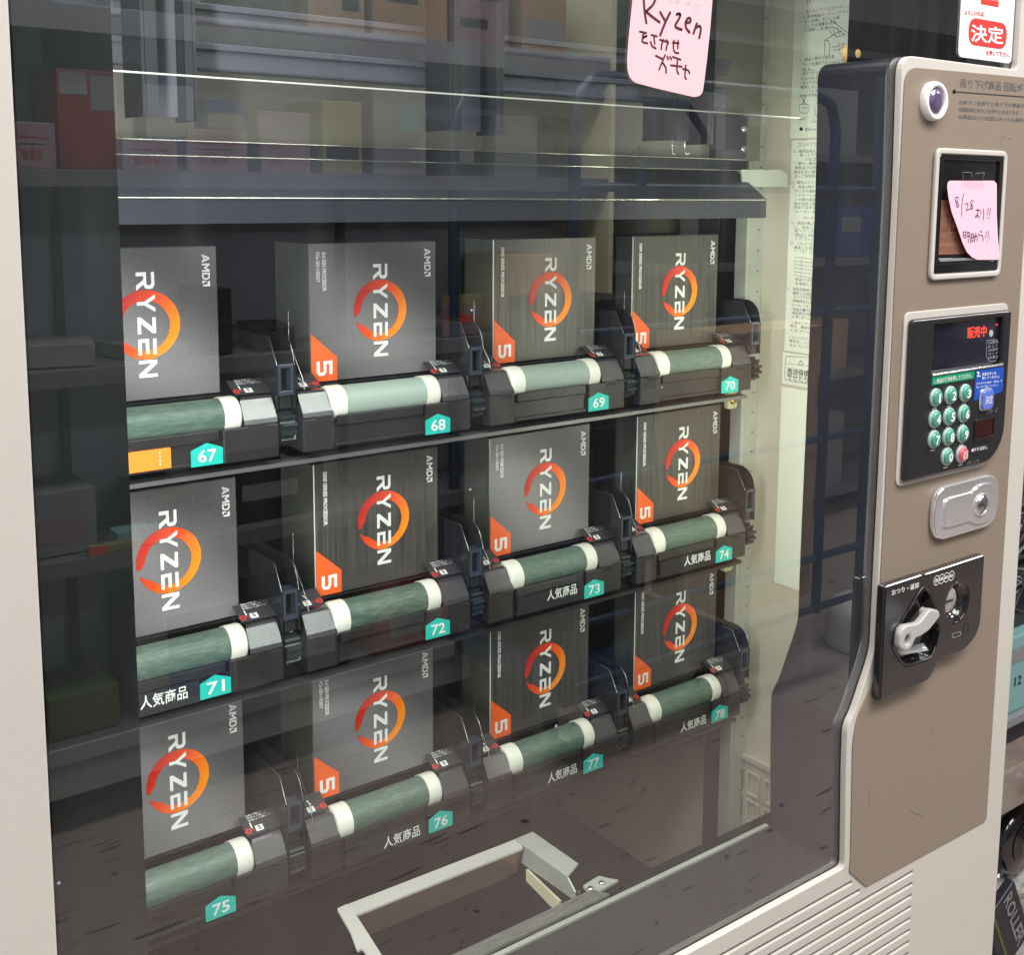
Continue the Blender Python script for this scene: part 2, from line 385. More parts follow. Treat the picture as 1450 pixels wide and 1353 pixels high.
def zm(ox, oy, s, pts): return [(ox+a/s, oy+b/s) for a, b in pts]

# ================================================================== floor, walls of the shop
def floormat():
    m = mat('floor_vinyl', (.42, .345, .31), .45, var=.22, vscale=1.6, tint=(.33, .275, .25))
    nt = m.node_tree; n = nt.nodes; L = nt.links; p = n['Principled BSDF']; base = p.inputs['Base Color'].links[0].from_socket
    tc = n.new('ShaderNodeTexCoord'); last = base
    for rot, sx, sy, th, seed in ((.5, 18, 130, .722, 3.1), (2.0, 16, 140, .722, 9.7), (1.2, 70, 80, .735, 5.5), (2.75, 14, 150, .72, 1.3)):
        mp = n.new('ShaderNodeMapping'); mp.inputs['Rotation'].default_value = (0, 0, rot); mp.inputs['Scale'].default_value = (sx, sy, 1); mp.inputs['Location'].default_value = (seed, seed, 0)
        L.new(tc.outputs['Object'], mp.inputs[0]); no = n.new('ShaderNodeTexNoise'); no.inputs['Scale'].default_value = .35; no.inputs['Detail'].default_value = 2
        L.new(mp.outputs[0], no.inputs['Vector'])
        r = n.new('ShaderNodeMapRange'); r.inputs[1].default_value = th-.035; r.inputs[2].default_value = th; L.new(no.outputs['Fac'], r.inputs[0])
        mx = n.new('ShaderNodeMix'); mx.data_type = 'RGBA'; L.new(r.outputs[0], mx.inputs[0]); L.new(last, mx.inputs[6]); mx.inputs[7].default_value = (.11, .092, .085, 1); last = mx.outputs[2]
    sp = n.new('ShaderNodeTexNoise'); sp.inputs['Scale'].default_value = 160; L.new(tc.outputs['Object'], sp.inputs['Vector'])
    mm = n.new('ShaderNodeMix'); mm.data_type = 'RGBA'; mm.blend_type = 'MULTIPLY'; mm.inputs[0].default_value = .45; L.new(last, mm.inputs[6]); L.new(sp.outputs['Fac'], mm.inputs[7]); L.new(mm.outputs[2], p.inputs['Base Color'])
    return m
M['floor'] = floormat()
M['shopwall'] = mat('shop_wall', (.62, .62, .66), .8, var=.1, vscale=2)
M['ceil'] = mat('shop_ceiling', (.7, .7, .7), .8)
struct(B().box(-4, 7, -5, 4, -.05, 0, 'floor').build('floor'))
struct(B().box(-4, 7, -3.30, -3.20, 0, 2.75, 'shopwall').build('wall'))
struct(B().box(-4, 7, 2.6, 2.7, 0, 2.75, 'shopwall').build('wall'))
struct(B().box(-4, 7, -5, 4, 2.75, 2.85, 'ceil').build('ceiling'))

# ================================================================== vending machine
VM = thing('vending_machine', (.62, .35, 0), 'cream vending machine with tall glass window of boxes and taupe control panel', 'vending machine')
YG = .007
# window outline at the front face y=0 (pixels along the cream edge), right side follows the control panel
left = [(-20.0, -300), (5, 0), (48, 676), (90, 1353)]
zb = .7065                                   # lower edge of the window
zt = 1.735
xl = .1545
ctrl_px = [(1277, 92), (1272, 265), (1262, 460), (1252, 660), (1245, 789), (1239, 919), (1232, 944), (1210, 1010), (1200, 1030), (1198, 1090), (1196, 1232)]
ctrl = XZ(ctrl_px, 0)
xr_top = at(1443, 60, 'y', 0).x; zp = at(1300, 80, 'y', 0).z
win = [(xl, zt), (xl, zb)]
cc = [(ctrl[-1][0], zb)]+[ctrl[i] for i in range(len(ctrl)-2, 0, -1)]+[(ctrl[0][0], zp)]
win2 = rounded(win+cc+[(xr_top, zp), (xr_top, zt)], [.01, .006]+[.006, .004]+[.03]*(len(cc)-3)+[.016]+[.006, .01])
# slots
sl_px = [((1206.4, 1250.4)), (1218, 1262), (1293, 1235.5)]
s1 = at(*sl_px[0], 'y', 0); s2 = at(*sl_px[1], 'y', 0); s3 = at(*sl_px[2], 'y', 0); s10 = at(1000+922/3.222, 950+1243/3.222, 'y', 0)
dz = (s3.z-s10.z)/6
slots = []
for i in range(2): slots.append(((s1.x, s2.x)[i], s3.z+dz*(2-i)-.0 if False else (s1.z, s2.z)[i]))
dzz = s1.z-s2.z
for i in range(16): slots.append((s3.x, s3.z-i*dz))
SH = .0030
holes = [win2]
for x, z in slots: holes.append(rounded([(.24, z-SH/2), (x, z-SH/2), (x, z+SH/2), (.24, z+SH/2)], .0003, 2))
outer_px = [(1450, 574), (1415, 1201)]
xo = 1.0785
outer = rounded([(.05, .12), (xo, .12), (xo, 1.83), (.05, 1.83)], .01)
B().plate(outer, holes, 0, .0066, 'cream', .0012).build('front_frame', VM)
vs0 = None
for x, z in slots:
    o = B().box(.235, x+.003, .0072, .0125, z-SH/2-.0015, z+SH/2+.0015, 'slot')
    o.box(.235, x+.003, .0065, .0076, z-SH/2-.0003, z+SH/2+.0003, 'slot') if False else None
    o.build('vent_slot', VM)
# cabinet body behind the door
cb = B()
cb.prism([(xo, .0115), (1.19, .10), (1.19, .86), (1.176, .86), (1.176, .11), (xo-.02, .0115)], 'z', .12, 1.83, 'cream')
cb.box(.05, .07, .0225, .86, .12, 1.83, 'cream'); cb.box(.0705, 1.1755, .0225, .86, 1.80, 1.829, 'cream')
cb.box(.0705, 1.1755, .845, .86, .121, 1.7995, 'cream'); cb.box(.0705, 1.1755, .0225, .8445, .121, .15, 'cream')
cb.build('cabinet', VM)
ft = B()
for x in (.12, 1.10):
    for y in (.08, .78): B().lathe([(.028, 0), (.028, .012), (.012, .013), (.012, .121)], (x, y, 0), 'z', 'black', 16).build('levelling_foot', VM)
# inner liner
B().box(1.150, 1.1755, .10, .8445, .15, 1.7995, 'wall').build('inner_side_wall', VM)
li = B(); li.box(.0705, .074, .05, .8445, .151, 1.799, 'interior'); li.box(.0745, 1.1495, .80, .8445, .151, 1.799, 'interior')
li.box(.0745, 1.1495, .05, .7995, .152, .30, 'interior'); li.box(.0745, 1.1495, .05, .7995, 1.74, 1.799, 'interior')
li.build('inner_liner', VM)
# glass pane: same outline, slightly larger, behind the frame lip
grow = [(x+(.004 if x > .5 else -.004), z+(.004 if z > 1.0 and abs(z-zt) < .02 else -.004 if z < .72 else 0)) for x, z in win2]
def lip(Y0, Y1): pass
B().box(.150, xr_top+.006, YG, YG+.004, zb-.005, zt+.004, 'glass').build('window_glass', VM)
B().box(.1600, .2075, .018, .055, .15, 1.74, 'pillar').build('black_pillar', VM)
# control housing inside the glass (extruded control outline)
hb = rounded([(1.1, zb-.03)]+[(ctrl[-1][0]+.0005, zb-.03), (ctrl[-1][0]+.0005, zb)]+[(ctrl[i][0]+.0005, ctrl[i][1]) for i in range(len(ctrl)-2, 0, -1)]+[(ctrl[0][0], zp), (1.1, zp)], [0, 0, 0]+[.03]*(len(ctrl)-2)+[.016, 0])
M['housing'] = mat('housing_black', (.012, .013, .020), .35)
B().plate(hb, [], .0125, .0885, 'housing', .0035).build('control_housing', VM)
px_ = at(1205, 40, 'y', .095); B().box(px_.x, 1.1495, .0945, .098, zp-.01, 1.739, 'interior').build('upper_black_panel', VM)
kn = B(); kc = at(1203, 77, 'y', .104); kn.lathe([(.002, -.010), (.006, -.009), (.0085, -.004), (.0085, .002), (.006, .004)], (kc.x, .104, kc.z), 'y', 'knobyellow', 20); kn.build('brass_knob', VM)
sb = B(); sb.box(.16, ctrl[-1][0]-.001, .0125, .086, zb-.012, zb-.0005, 'matte'); sb.build('sill', VM)
B().box(.16, ctrl[-1][0]-.001, .0865, .0915, zb-.010, zb+.0012, 'post').build('sill_edge', VM)
B().tube([(ctrl[-1][0]-.001, .014, zb+.0008), (ctrl[-1][0]-.001, .086, zb+.0008)], .0005, 'rail', 6).build('sill_corner_trim', VM)
# steel post and side details
po = B(); po.box(1.120, 1.1495, .41, .4125, .152, 1.739, 'post'); po.box(1.120, 1.1225, .4125, .44, .152, 1.739, 'post')
po.box(1.127, 1.1285, .4092, .41, .152, 1.739, 'post')
for i in range(46):
    z = .5+i*.026; po.lathe([(.0011, -.0004), (.0011, .0001)], (1.142, .4098, z), 'y', 'ink', 8)
po.build('steel_post', VM)
B().box(1.0945, 1.1195, .428, .432, .152, 1.30, 'interior').build('rear_side_panel', VM)
# screws with light brackets
for a, b in ((1038, 567), (1032, 798)):
    p = at(a, b, 'y', .407); bb = B()
    bb.plate(rounded([(p.x-.0085, p.z-.011), (p.x+.0085, p.z-.011), (p.x+.0085, p.z+.011), (p.x-.0085, p.z+.011)], .004), [], .4075, .4145, 'yellowish', .001)
    bb.lathe([(.0055, 0), (.0055, -.0015), (.0035, -.003)], (p.x, .4073, p.z), 'y', 'brass', 16)
    bb.box(p.x-.004, p.x+.004, .4040, .4044, p.z-.0006, p.z+.0006, 'ink', Matrix.Rotation(.6, 3, 'Y')); bb.build('rail_bracket', VM)
# upper hood
xh = 1.063
B().box(.16, xh, .33, .336, 1.2715, 1.2920, 'hoodlip').build('hood_lip', VM)
hd = B(); hd.prism([(.33, 1.2925), (.38, 1.3265), (.386, 1.3265), (.337, 1.2925)], 'x', .16, xh+.001, 'hood'); hd.build('hood_slope', VM)
hd = B(); hd.box(.16, 1.083, .3805, .386, 1.327, 1.339, 'hoodlip'); hd.build('hood_strip', VM)
for y, z, r in ((.3295, 1.2922, .0009), (.3800, 1.3268, .0006), (.3798, 1.3395, .0008)):
    B().tube([(.16, y, z), (1.06 if y < .35 else 1.08, y, z)], r, 'edge', 6).build('hood_edge', VM)
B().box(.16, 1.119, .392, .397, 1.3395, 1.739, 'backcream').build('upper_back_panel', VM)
ub = B(); ub.box(1.03, 1.083, .3815, .3905, 1.3402, 1.390, 'hood'); 
for z in (1.352, 1.376): ub.lathe([(.0045, 0), (.004, -.002), (.002, -.003)], (1.076, .3813, z), 'y', 'steel', 14)
ub.build('hood_end_plate', VM)
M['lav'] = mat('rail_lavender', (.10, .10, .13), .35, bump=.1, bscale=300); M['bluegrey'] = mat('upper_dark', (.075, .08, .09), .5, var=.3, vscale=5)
for (a, b1), (h1, h2) in (((141, 46), (.0, .022)), ((262, 0), (.0, .016))):
    p = at(a, b1, 'y', .334); rr = B(); rr.rbox(.16, 1.0, .334, .350, p.z-h2, p.z, 'lav', .002); rr.rbox(.16, 1.0, .331, .334, p.z-.006, p.z-.001, 'lav', .0006); rr.build('upper_rail', VM)
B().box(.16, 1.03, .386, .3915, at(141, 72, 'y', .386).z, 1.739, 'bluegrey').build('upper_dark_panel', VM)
tb = B(); tb.plate(rounded(XZ([(1050, 240), (1106, 240), (1116, 247), (1115, 264), (1052, 264)], .36), .002), [], .36, .363, 'post', .0005)
tb.build('hood_tab', VM)
M['chan0'] = mat('channel_dark', (.02, .022, .028), .5); M['chanweb'] = mat('channel_web', (.10, .10, .13), .5)
# hanging channels
for i, (a, b, yb) in enumerate(((193, 270, 165), (624, 700, 188), (933, 995, 200))):
    x0 = at(a, yb, 'y', .30).x; x1 = at(b, yb, 'y', .30).x; z0 = 1.353; cb = B()
    cb.box(x0, x0+.0025, .285, .325, z0, 1.739, 'chan'); cb.box(x1-.0025, x1, .285, .325, z0-.002, 1.739, 'chan')
    cb.box(x0+.003, x1-.003, .318, .3245, z0+.002, 1.739, 'chanweb'); cb.box(x0+.003, x0+.012, .285, .288, z0, 1.739, 'chan'); cb.box(x1-.009, x1-.003, .285, .288, z0-.002, 1.739, 'chan')
    cb.build('hanging_channel', VM)
    if i == 2:
        hk = B()
        for a2 in (952, 970):
            p = at(a2, 200, 'y', .30); hk.tube([(p.x, .30, p.z), (p.x, .30, p.z-.010), (p.x+.001, .298, p.z-.014), (p.x+.003, .296, p.z-.012)], .0008, 'edge', 6)
        hk.build('hanging_hook', VM)
ac = B().box(.2095, 1.018, .248, .2515, 1.3815, 1.739, 'acrylic').build('acrylic_screen', VM)
B().box(.2095, 1.018, .2475, .252, 1.3802, 1.3813, 'acredge').build('screen_edge', ac)

# instruction sheets on the inner side wall
WX = 1.1495
def sheet(name, pl, pxb):       # pl: list of (left px top, left px bottom)
    (a, b), (c, d) = pl; p = at(a, b, 'x', WX); q = at(c, d, 'x', WX); bb = B()
    bb.box(WX-.0006, WX+.0002, .12, p.y, q.z, p.z, 'sheet'); return bb, p, q
def wtext(bb, s, px, py, h, w, k='ink', th=.0008, bold=0.):        # text on the wall: starts at pixel, h/w metres
    p = at(px, py, 'x', WX); bb.text(s, p-Vector((0, 0, h)), Vector((0, -w, 0)), Vector((0, 0, h)), k, bold, th)
s_, p, q = sheet('a', ((1136, -260), (1123.4, 196)), 0)
z = 0
A = [(1142, 2, 'ますフックにかける'), (1139, 17, '・奥にあるフックにローディングする場合は'), (1139, 24, '　にある商品ローディングスイッチを押してく'), (1139, 31, '　タンを押していくと順'), (1139, 37, '　フックが自動の方向'), (1139, 43, '　に回転します。'),
     (1132, 85, '２．商品に関するご注意'), (1133, 92, '・フックを通す穴が２mmより小さい商品は'), (1136, 99, '　せん。'), (1134, 105, '・吊り下げる部分が幅に'), (1135, 111, '　２mm以上５mmに'), (1134, 118, '・吊り下げる部分が十'), (1134, 124, '　警告しないひも'), (1133, 130, '・フックを吊り下げ'), (1134, 136, '　自動が行われない')]
for px, py, t in A: wtext(s_, t, px, py-2.5, .0042, .0048*len(t))
wtext(s_, 'X', 1136, 139, .007, .006, bold=.02); wtext(s_, 'X', 1157, 138, .007, .006, bold=.02)
wtext(s_, '６mm以下', 1131, 166, .004, .014); wtext(s_, '５mm', 1151, 169, .004, .010); wtext(s_, '直径６mm（', 1140, 181, .0042, .022)
def wline(bb, pts, w=.0006): bb.stroke([at(a, b, 'x', WX-.0008) for a, b in pts], w, (-1, 0, 0), 'ink')
for L_ in ([(1132, 148), (1146, 147), (1146, 158), (1139, 161), (1132, 159), (1132, 148)], [(1136, 153), (1139, 152), (1143, 153)], [(1168, 56), (1167, 80), (1174, 83), (1175, 58), (1168, 56)], [(1178, 66), (1186, 66), (1196, 60), (1194, 66), (1186, 71), (1180, 70)], [(1176, 28), (1206, 50)], [(1168, 41), (1178, 37), (1188, 42), (1196, 50)], [(1174, 43), (1180, 50), (1190, 52), (1196, 47)], [(1176, 52), (1184, 46), (1192, 44)], [(1188, 60), (1188, 76), (1194, 77)], [(1154, 152), (1154, 162), (1158, 166)], [(1171, 55), (1178, 50)], [(1180, 40), (1184, 54)], [(1185, 38), (1189, 50)]): wline(s_, L_)
wline(s_, [(1134, 182.5), (1135, 182.6)], .0045)
s_.build('instruction_sheet', VM)
s_, p, q = sheet('b', ((1121.8, 198.6), (1109, 496)), 0)
wtext(s_, 'コンベアラックへの', 1131, 202, .005, .052, 'greyink')
Bt = [(1124, 213, '１．販売出来る商品の大きさ'), (1130, 218, '・幅（１９５mm以'), (1142, 224, '（はコ有）'), (1128, 230, '・高さ：最大'), (1126, 236, '　本商品では大、上記'), (1125, 242, '　商品を正い場合をご確認'), (1125, 248, '　立って保管商品を詰め'), (1121, 257, '２．補充メカコードの設定'), (1122, 263, '①　商品の棒がでて'), (1126, 269, '　ラックの最前部に'), (1126, 275, '　ングラベルの前で'), (1126, 281, '　いる側の前部とす'), (1125, 287, '　線が商品で前に一'), (1125, 292, '　商品では良ように'), (1125, 298, '　（２～５）を繰り'), (1139, 307, 'ローディ'),
      (1121, 314, '①　商品が搬上後の時'), (1126, 320, '　に、商品コンベア'), (1126, 325, '　並べてください。'), (1126, 331, '　（商品と商品の間'), (1127, 336, '　ください。）'), (1120, 343, '②　リモコンにて番号'), (1125, 349, '　測定した商品が'), (1125, 354, '　～（５）と測定'), (1127, 394, '　商品では良より後'), (1127, 400, '　を測定しないで'), (1115, 407, '３．商品収納時のご注意'), (1120, 413, '・補足した商品はな'), (1120, 418, '・コンベアに商品を'), (1120, 424, '・商品同士のどの間隔'), (1121, 430, '　ラベル（２）の位置'), (1120, 436, '・商品が動かさず'), (1119, 441, '・商品同士が間隔を'), (1122, 447, '　ください。'), (1118, 455, '・三角サンティッシ'), (1119, 460, '　場合、最前の位置'), (1120, 466, '　ください。'), (1118, 476, '・コンベアベルト'), (1118, 481, '　場合は、ベルト位'), (1119, 487, '　るようにベルトを')]
for px, py, t in Bt: wtext(s_, t, px, py-1, .0040, .0050*len(t))
for i in range(6): wline(s_, [(1126, 364+i*5.2), (1160, 368+i*5.4)], .0004)
for x in (1126, 1135): wline(s_, [(x, 364+(x-1126)*.12), (x-.8, 390+(x-1126)*.15)], .0004)
s_.build('instruction_sheet', VM)
s_, p, q = sheet('c', ((1109, 499), (1107.5, 543)), 0)
wline(s_, [(1160, 508), (1114, 504), (1112, 507), (1111, 536), (1113, 539), (1160, 546)], .0006); wline(s_, [(1112, 515), (1160, 520)], .0004)
wline(s_, [(1130, 517), (1134, 509), (1138, 518), (1130, 517)], .0007); wline(s_, [(1134, 512), (1134, 515)], .0006)
wtext(s_, '搬送機構の上に', 1115.5, 520, .0085, .060, bold=.006); wtext(s_, '載せたりしない', 1115.5, 529, .0085, .060, bold=.006)
s_.build('warning_sheet', VM)
s_, p, q = sheet('d', ((1107, 547.5), (1097.6, 825)), 0); s_.build('blank_sheet', VM)
# lower side: light ledge and vent lattice on the right wall
lw = B()
a = at(1030, 1055, 'x', 1.149); b = at(1092, 1088, 'x', 1.149)
lw.box(1.142, 1.1495, .12, a.y, b.z-.003, b.z+.003, 'barwhite')
lw.build('wall_ledge', VM)
for i in range(3):
    for j in range(2):
        y1 = .432-i*.030; z1 = .532-j*.040
        B().plate(rounded([(0, 0), (.022, 0), (.022, .034), (0, .034)], .002, 3), [rounded([(.003, .003), (.019, .003), (.019, .031), (.003, .031)], .001, 2)], 0, .003, 'wall', .0003).build('vent_frame', VM)
        o = [x for x in col.objects if x.name.startswith('vent_frame')][-1]
        o.rotation_euler = (0, 0, -math.pi/2); wl = Vector((1.146, y1-.011, z1-.034)); o.location = wl-WO[VM.name]
# shelf rails under the trays
for zr in (1.0505, .8370, .6250):
    B().box(.21, 1.10, .383, .398, zr-.004, zr, 'railmetal' if zr > 1 else 'rail').build('tray_rail', VM)

# ---------------- trays
P = .2114; TX = .489; TZ = (1.0585, .845, .6330)
def sub(b, name, par):
    if name == 'loading_mark':
        rt = sum(v.x for v in b.v)/len(b.v) > .09
        b.v = [Vector((v.x+(.004 if rt else 0), .018+(v.y-.036)*.83, v.z+.0004+(v.y-.036)*.43)) for v in b.v]
    return b.build(name, par, local=True)
def make_tray():
    b = B(); k = 'rail'
    b.rbox(0, .032, 0, .016, 0, .031, k, .0012); b.rbox(.134, .187, 0, .016, 0, .031, k, .0012)
    b.rbox(.0365, .1305, .0005, .014, .0215, .0310, k, .0008)       # upper lip
    b.box(.032, .134, .0040, .0160, .0005, .0205, k)                # recessed face
    b.rbox(.034, .132, .0010, .0060, .0018, .0042, k, .0005)        # lower lip
    b.box(0, .187, .0165, .38, .001, .030, k)
    for x in (.012, .158): b.rbox(x, x+.017, -.0004, .006, .0300, .0328, 'rail', .0006); 
    for x in (.014, .160): b.box(x, x+.013, -.0006, .002, .0270, .0296, 'matte')
    t = b.build('product_tray', VM, local=True)
    d = B(); d.box(0, .030, .0345, .38, .0545, .0560, 'black'); d.box(.157, .187, .0345, .38, .0545, .0560, 'black'); d.box(.030, .157, .0375, .38, .0545, .0560, 'black')
    d.box(0, .187, .06, .38, .0305, .0540, 'matte'); sub(d, 'deck', t)
    for x0, x1, cut in ((.001, .030, 1), (.1565, .1865, 0)):
        prof = [(.0005, .0325), (.0020, .0365), (.0125, .0530), (.0150, .0548), (.0335, .0562)]
        vs = []; n = len(prof)
        for i, (y, z) in enumerate(prof):
            e = .006*(i/(n-1))**2
            a0, a1 = (x0, x1+.002-e*.9) if cut else (x0-.002+e*.9, x1)
            vs += [(a0, y, z), (a1, y, z), (a0, y+.001, z-.0012), (a1, y+.001, z-.0012)]
        fs = []
        for i in range(n-1):
            q = i*4; fs += [(q, q+1, q+5, q+4), (q+2, q+6, q+7, q+3), (q, q+4, q+6, q+2), (q+1, q+3, q+7, q+5)]
        fs += [(0, 2, 3, 1), (4*n-4, 4*n-3, 4*n-1, 4*n-2)]
        f = B().add(vs, fs, 'flap', False); f.box(x0+.0005, x1-.0005, .012, .034, .0305, .0500, 'matte'); sub(f, 'roof_flap', t)
    r = B().lathe([(.0166, .048), (.0166, .137)], (0, .019, .0395), 'x', 'roller', 40)
    ro = sub(r, 'roller', t)
    for x0, x1, s in ((.031, .048, 1), (.137, .154, -1)):
        R = .0176
        pr = [(R*.45, x0), (R*.86, x0), (R*.96, x0+.0012), (R, x0+.0035), (R, x1-.0002)] if s > 0 else [(R, x0+.0002), (R, x1-.0035), (R*.96, x1-.0012), (R*.86, x1), (R*.45, x1)]
        c = B().lathe(pr, (0, .019, .0395), 'x', 'cap', 40); sub(c, 'roller_cap', t)
    g = B(); n = 11; pts = []
    for i in range(n):
        for da, rr in ((-.42, .0105), (-.22, .0150), (.12, .0150), (.32, .0105)):
            a = 2*math.pi*(i+da)/n; pts.append((.014+rr*math.cos(a), .0235+rr*math.sin(a)))
    g.prism(pts, 'x', .191, .206, 'gear'); g.lathe([(.006, .186), (.006, .2105)], (0, .014, .0235), 'x', 'gear', 16); sub(g, 'gear', t)
    gd = B()
    pl = [(.006, .043), (.006, .083), (.020, .107), (.10, .109), (.37, .109), (.37, .043)]
    pr_ = [(.004, .043), (.004, .082), (.007, .093), (.011, .1005), (.018, .106), (.026, .1085), (.10, .109), (.37, .109), (.37, .043)]
    gd.prism(pl, 'x', .1885, .1897, 'guide'); gd.prism(pr_, 'x', .2050, .2064, 'guide')
    for prf, x in ((pl, .1891), (pr_, .2057)):
        gd.tube([(x, y-.0004, z+.0003) for y, z in prf[1:-2]], .00030, 'steel', 5)
    sub(gd, 'side_guide', t)
    bk = B(); bk.rbox(.190, .2047, .004, .020, .0800, .0835, 'block', .0006); bk.rbox(.190, .2047, .004, .020, .0545, .0590, 'block', .0006)
    bk.rbox(.190, .1925, .004, .020, .0590, .0800, 'block', .0005); bk.rbox(.2022, .2047, .004, .020, .0590, .0800, 'block', .0005)
    bk.box(.1925, .2022, .015, .020, .0590, .0800, 'guide'); bk.rbox(.192, .2035, .007, .022, .0425, .0542, 'guide', .0006); sub(bk, 'guide_block', t)
    w = B(); w.tube([(.0045, .035, .128), (.0045, .035, .100), (.0045, .008, .068), (.0045, .005, .0585)], .00032, 'steel', 5); sub(w, 'guide_edge', t)
    # little printed marks on the deck beside the product
    st = B(); z = .0571; nz = Vector((0, 0, 1))
    st.box(.150, .186, .036, .060, .0565, .0569, 'ink')
    st.add([(.1535+.0033*math.cos(a*math.pi/6), .0415+.0036*math.sin(a*math.pi/6), z) for a in range(12)], [tuple(range(12))], 'red'); st.text('4', (.1520, .0392, z), (.003, 0, 0), (0, .0046, 0), 'ink', .01)
    st.box(.161, .1685, .0385, .0450, .0569, .0572, 'white'); st.text('5', (.1630, .0394, .0573), (.0034, 0, 0), (0, .0046, 0), 'ink', .02)
    st.stroke([(.1575, .041, z), (.161, .0415, z)], .0009, (0, 0, 1), 'red'); st.stroke([(.158, .044, z), (.158, .050, z)], .0012, (0, 0, 1), 'white')
    for i in range(3): st.text('後面より開いて', (.157, .0515+i*.0030, z), (.024-.004*i, 0, 0), (0, .0022, 0), 'white', .0)
    sub(st, 'loading_mark', t); st = B()
    st.box(.001, .029, .036, .060, .0565, .0569, 'ink')
    st.add([(.0250+.0033*math.cos(a*math.pi/6), .0415+.0036*math.sin(a*math.pi/6), z) for a in range(12)], [tuple(range(12))], 'red'); st.text('3', (.0236, .0392, z), (.003, 0, 0), (0, .0046, 0), 'ink', .01)
    st.box(.008, .0155, .0385, .0450, .0569, .0572, 'white'); st.text('2', (.0100, .0394, .0573), (.0034, 0, 0), (0, .0046, 0), 'ink', .02)
    st.stroke([(.0155, .0415, z), (.021, .0415, z)], .0009, (0, 0, 1), 'red'); st.stroke([(.014, .0475, z), (.012, .053, z)], .0012, (0, 0, 1), 'white')
    sub(st, 'loading_mark', t)
    return t
tray0 = make_tray(); trays = {}
BASE = WO[VM.name]
tone = {(0, 0): .05, (1, 0): .75, (2, 0): .62, (3, 0): .12, (0, 1): .05, (1, 1): .05, (2, 1): .10, (3, 1): .10, (0, 2): .12, (1, 2): .10, (2, 2): .08, (3, 2): .10}
first = True
for r in range(3):
    for c in range(4):
        if first: t = tray0; first = False; kids = list(t.children)
        else:
            t = tray0.copy(); col.objects.link(t); kids = []
            for ch in tray0.children:
                k = ch.copy(); k.parent = t; col.objects.link(k); kids.append(k)
        w = Vector((TX+(c-1)*P, .376, TZ[r])); t.location = w-BASE; WO[t.name] = w; trays[(c, r)] = t
        for k in kids:
            if k.name.split('.')[0] == 'roller': k.color = (tone[(c, r)],)*3+(1,)
tagpx = {(0, 0): (293, 642, 67), (1, 0): (620, 599, 68), (2, 0): (847.5, 567.5, 69), (3, 0): (1033.5, 543.5, 70), (0, 1): (305, 970, 71), (1, 1): (620, 888, 72), (2, 1): (841, 832, 73), (3, 1): (1025, 783, 74), (0, 2): (312.5, 1283, 75), (1, 2): (624, 1161, 76), (2, 2): (840, 1079, 77), (3, 2): (1019, 1009, 78)}
lab = {(0, 1): ((199, 1005), (266, 990)), (2, 1): ((775, 851), (817, 841)), (3, 1): ((969, 802), (1006, 793)), (1, 2): ((544, 1200), (595, 1186)), (2, 2): ((776, 1108), (817, 1097)), (3, 2): ((964, 1036), (1000, 1027))}
for (c, r), (px, py, num) in tagpx.items():
    t = trays[(c, r)]; Y = .3755; p = at(px, py, 'y', Y); b = B()
    x, z = p.x, p.z-.001; w = .0145
    b.prism([(x-w, z-.0098), (x+w, z-.0098), (x+w, z+.0046), (x, z+.0102), (x-w, z+.0046)], 'y', Y-.0006, Y+.0006, 'teal')
    b.text(str(num), (x-.0084, Y-.0007, z-.0068), (.0168, 0, 0), (0, 0, .0114), 'white', .014)
    b.build('number_tag', t)
    if (c, r) in lab:
        (a, b1), (a2, b2) = lab[(c, r)]; p0 = at(a, b1, 'y', .374); p1 = at(a2, b2, 'y', .374); bb = B(); zz = p.z-.0075
        T0 = WO[t.name]; bb.box(T0.x+.0370, min(T0.x+.1300, x-w-.001), .3745, .3765, T0.z+.0012, T0.z+.0212, 'matte')
        bb.text('人気商品', (p0.x, .3744, (p0.z+p1.z)/2-.0005), (p1.x-p0.x, 0, 0), (0, 0, .0125), 'white', .010); bb.build('label_plate', t)
    t['label'] = 'grey conveyor tray with teal tag %d' % num + (' and a white-on-black printed label' if (c, r) in lab else '')
b = B(); p = at(176, 655, 'y', .374); q = at(243, 648, 'y', .374); b.rbox(p.x-.03, q.x, .3742, .378, q.z-.0095, q.z+.0085, 'orangelabel', .0008)
for i in range(4): b.box(q.x-.0105, q.x-.0098, .3738, .3741, q.z-.006+i*.0035, q.z-.004+i*.0035, 'white')
b.build('orange_label', trays[(0, 0)])
# clip of tape on tray 74
p = at(944, 778, 'y', .372); B().box(p.x-.005, p.x+.004, .3715, .3722, p.z-.012, p.z+.012, 'film').build('tape_piece', trays[(3, 1)])

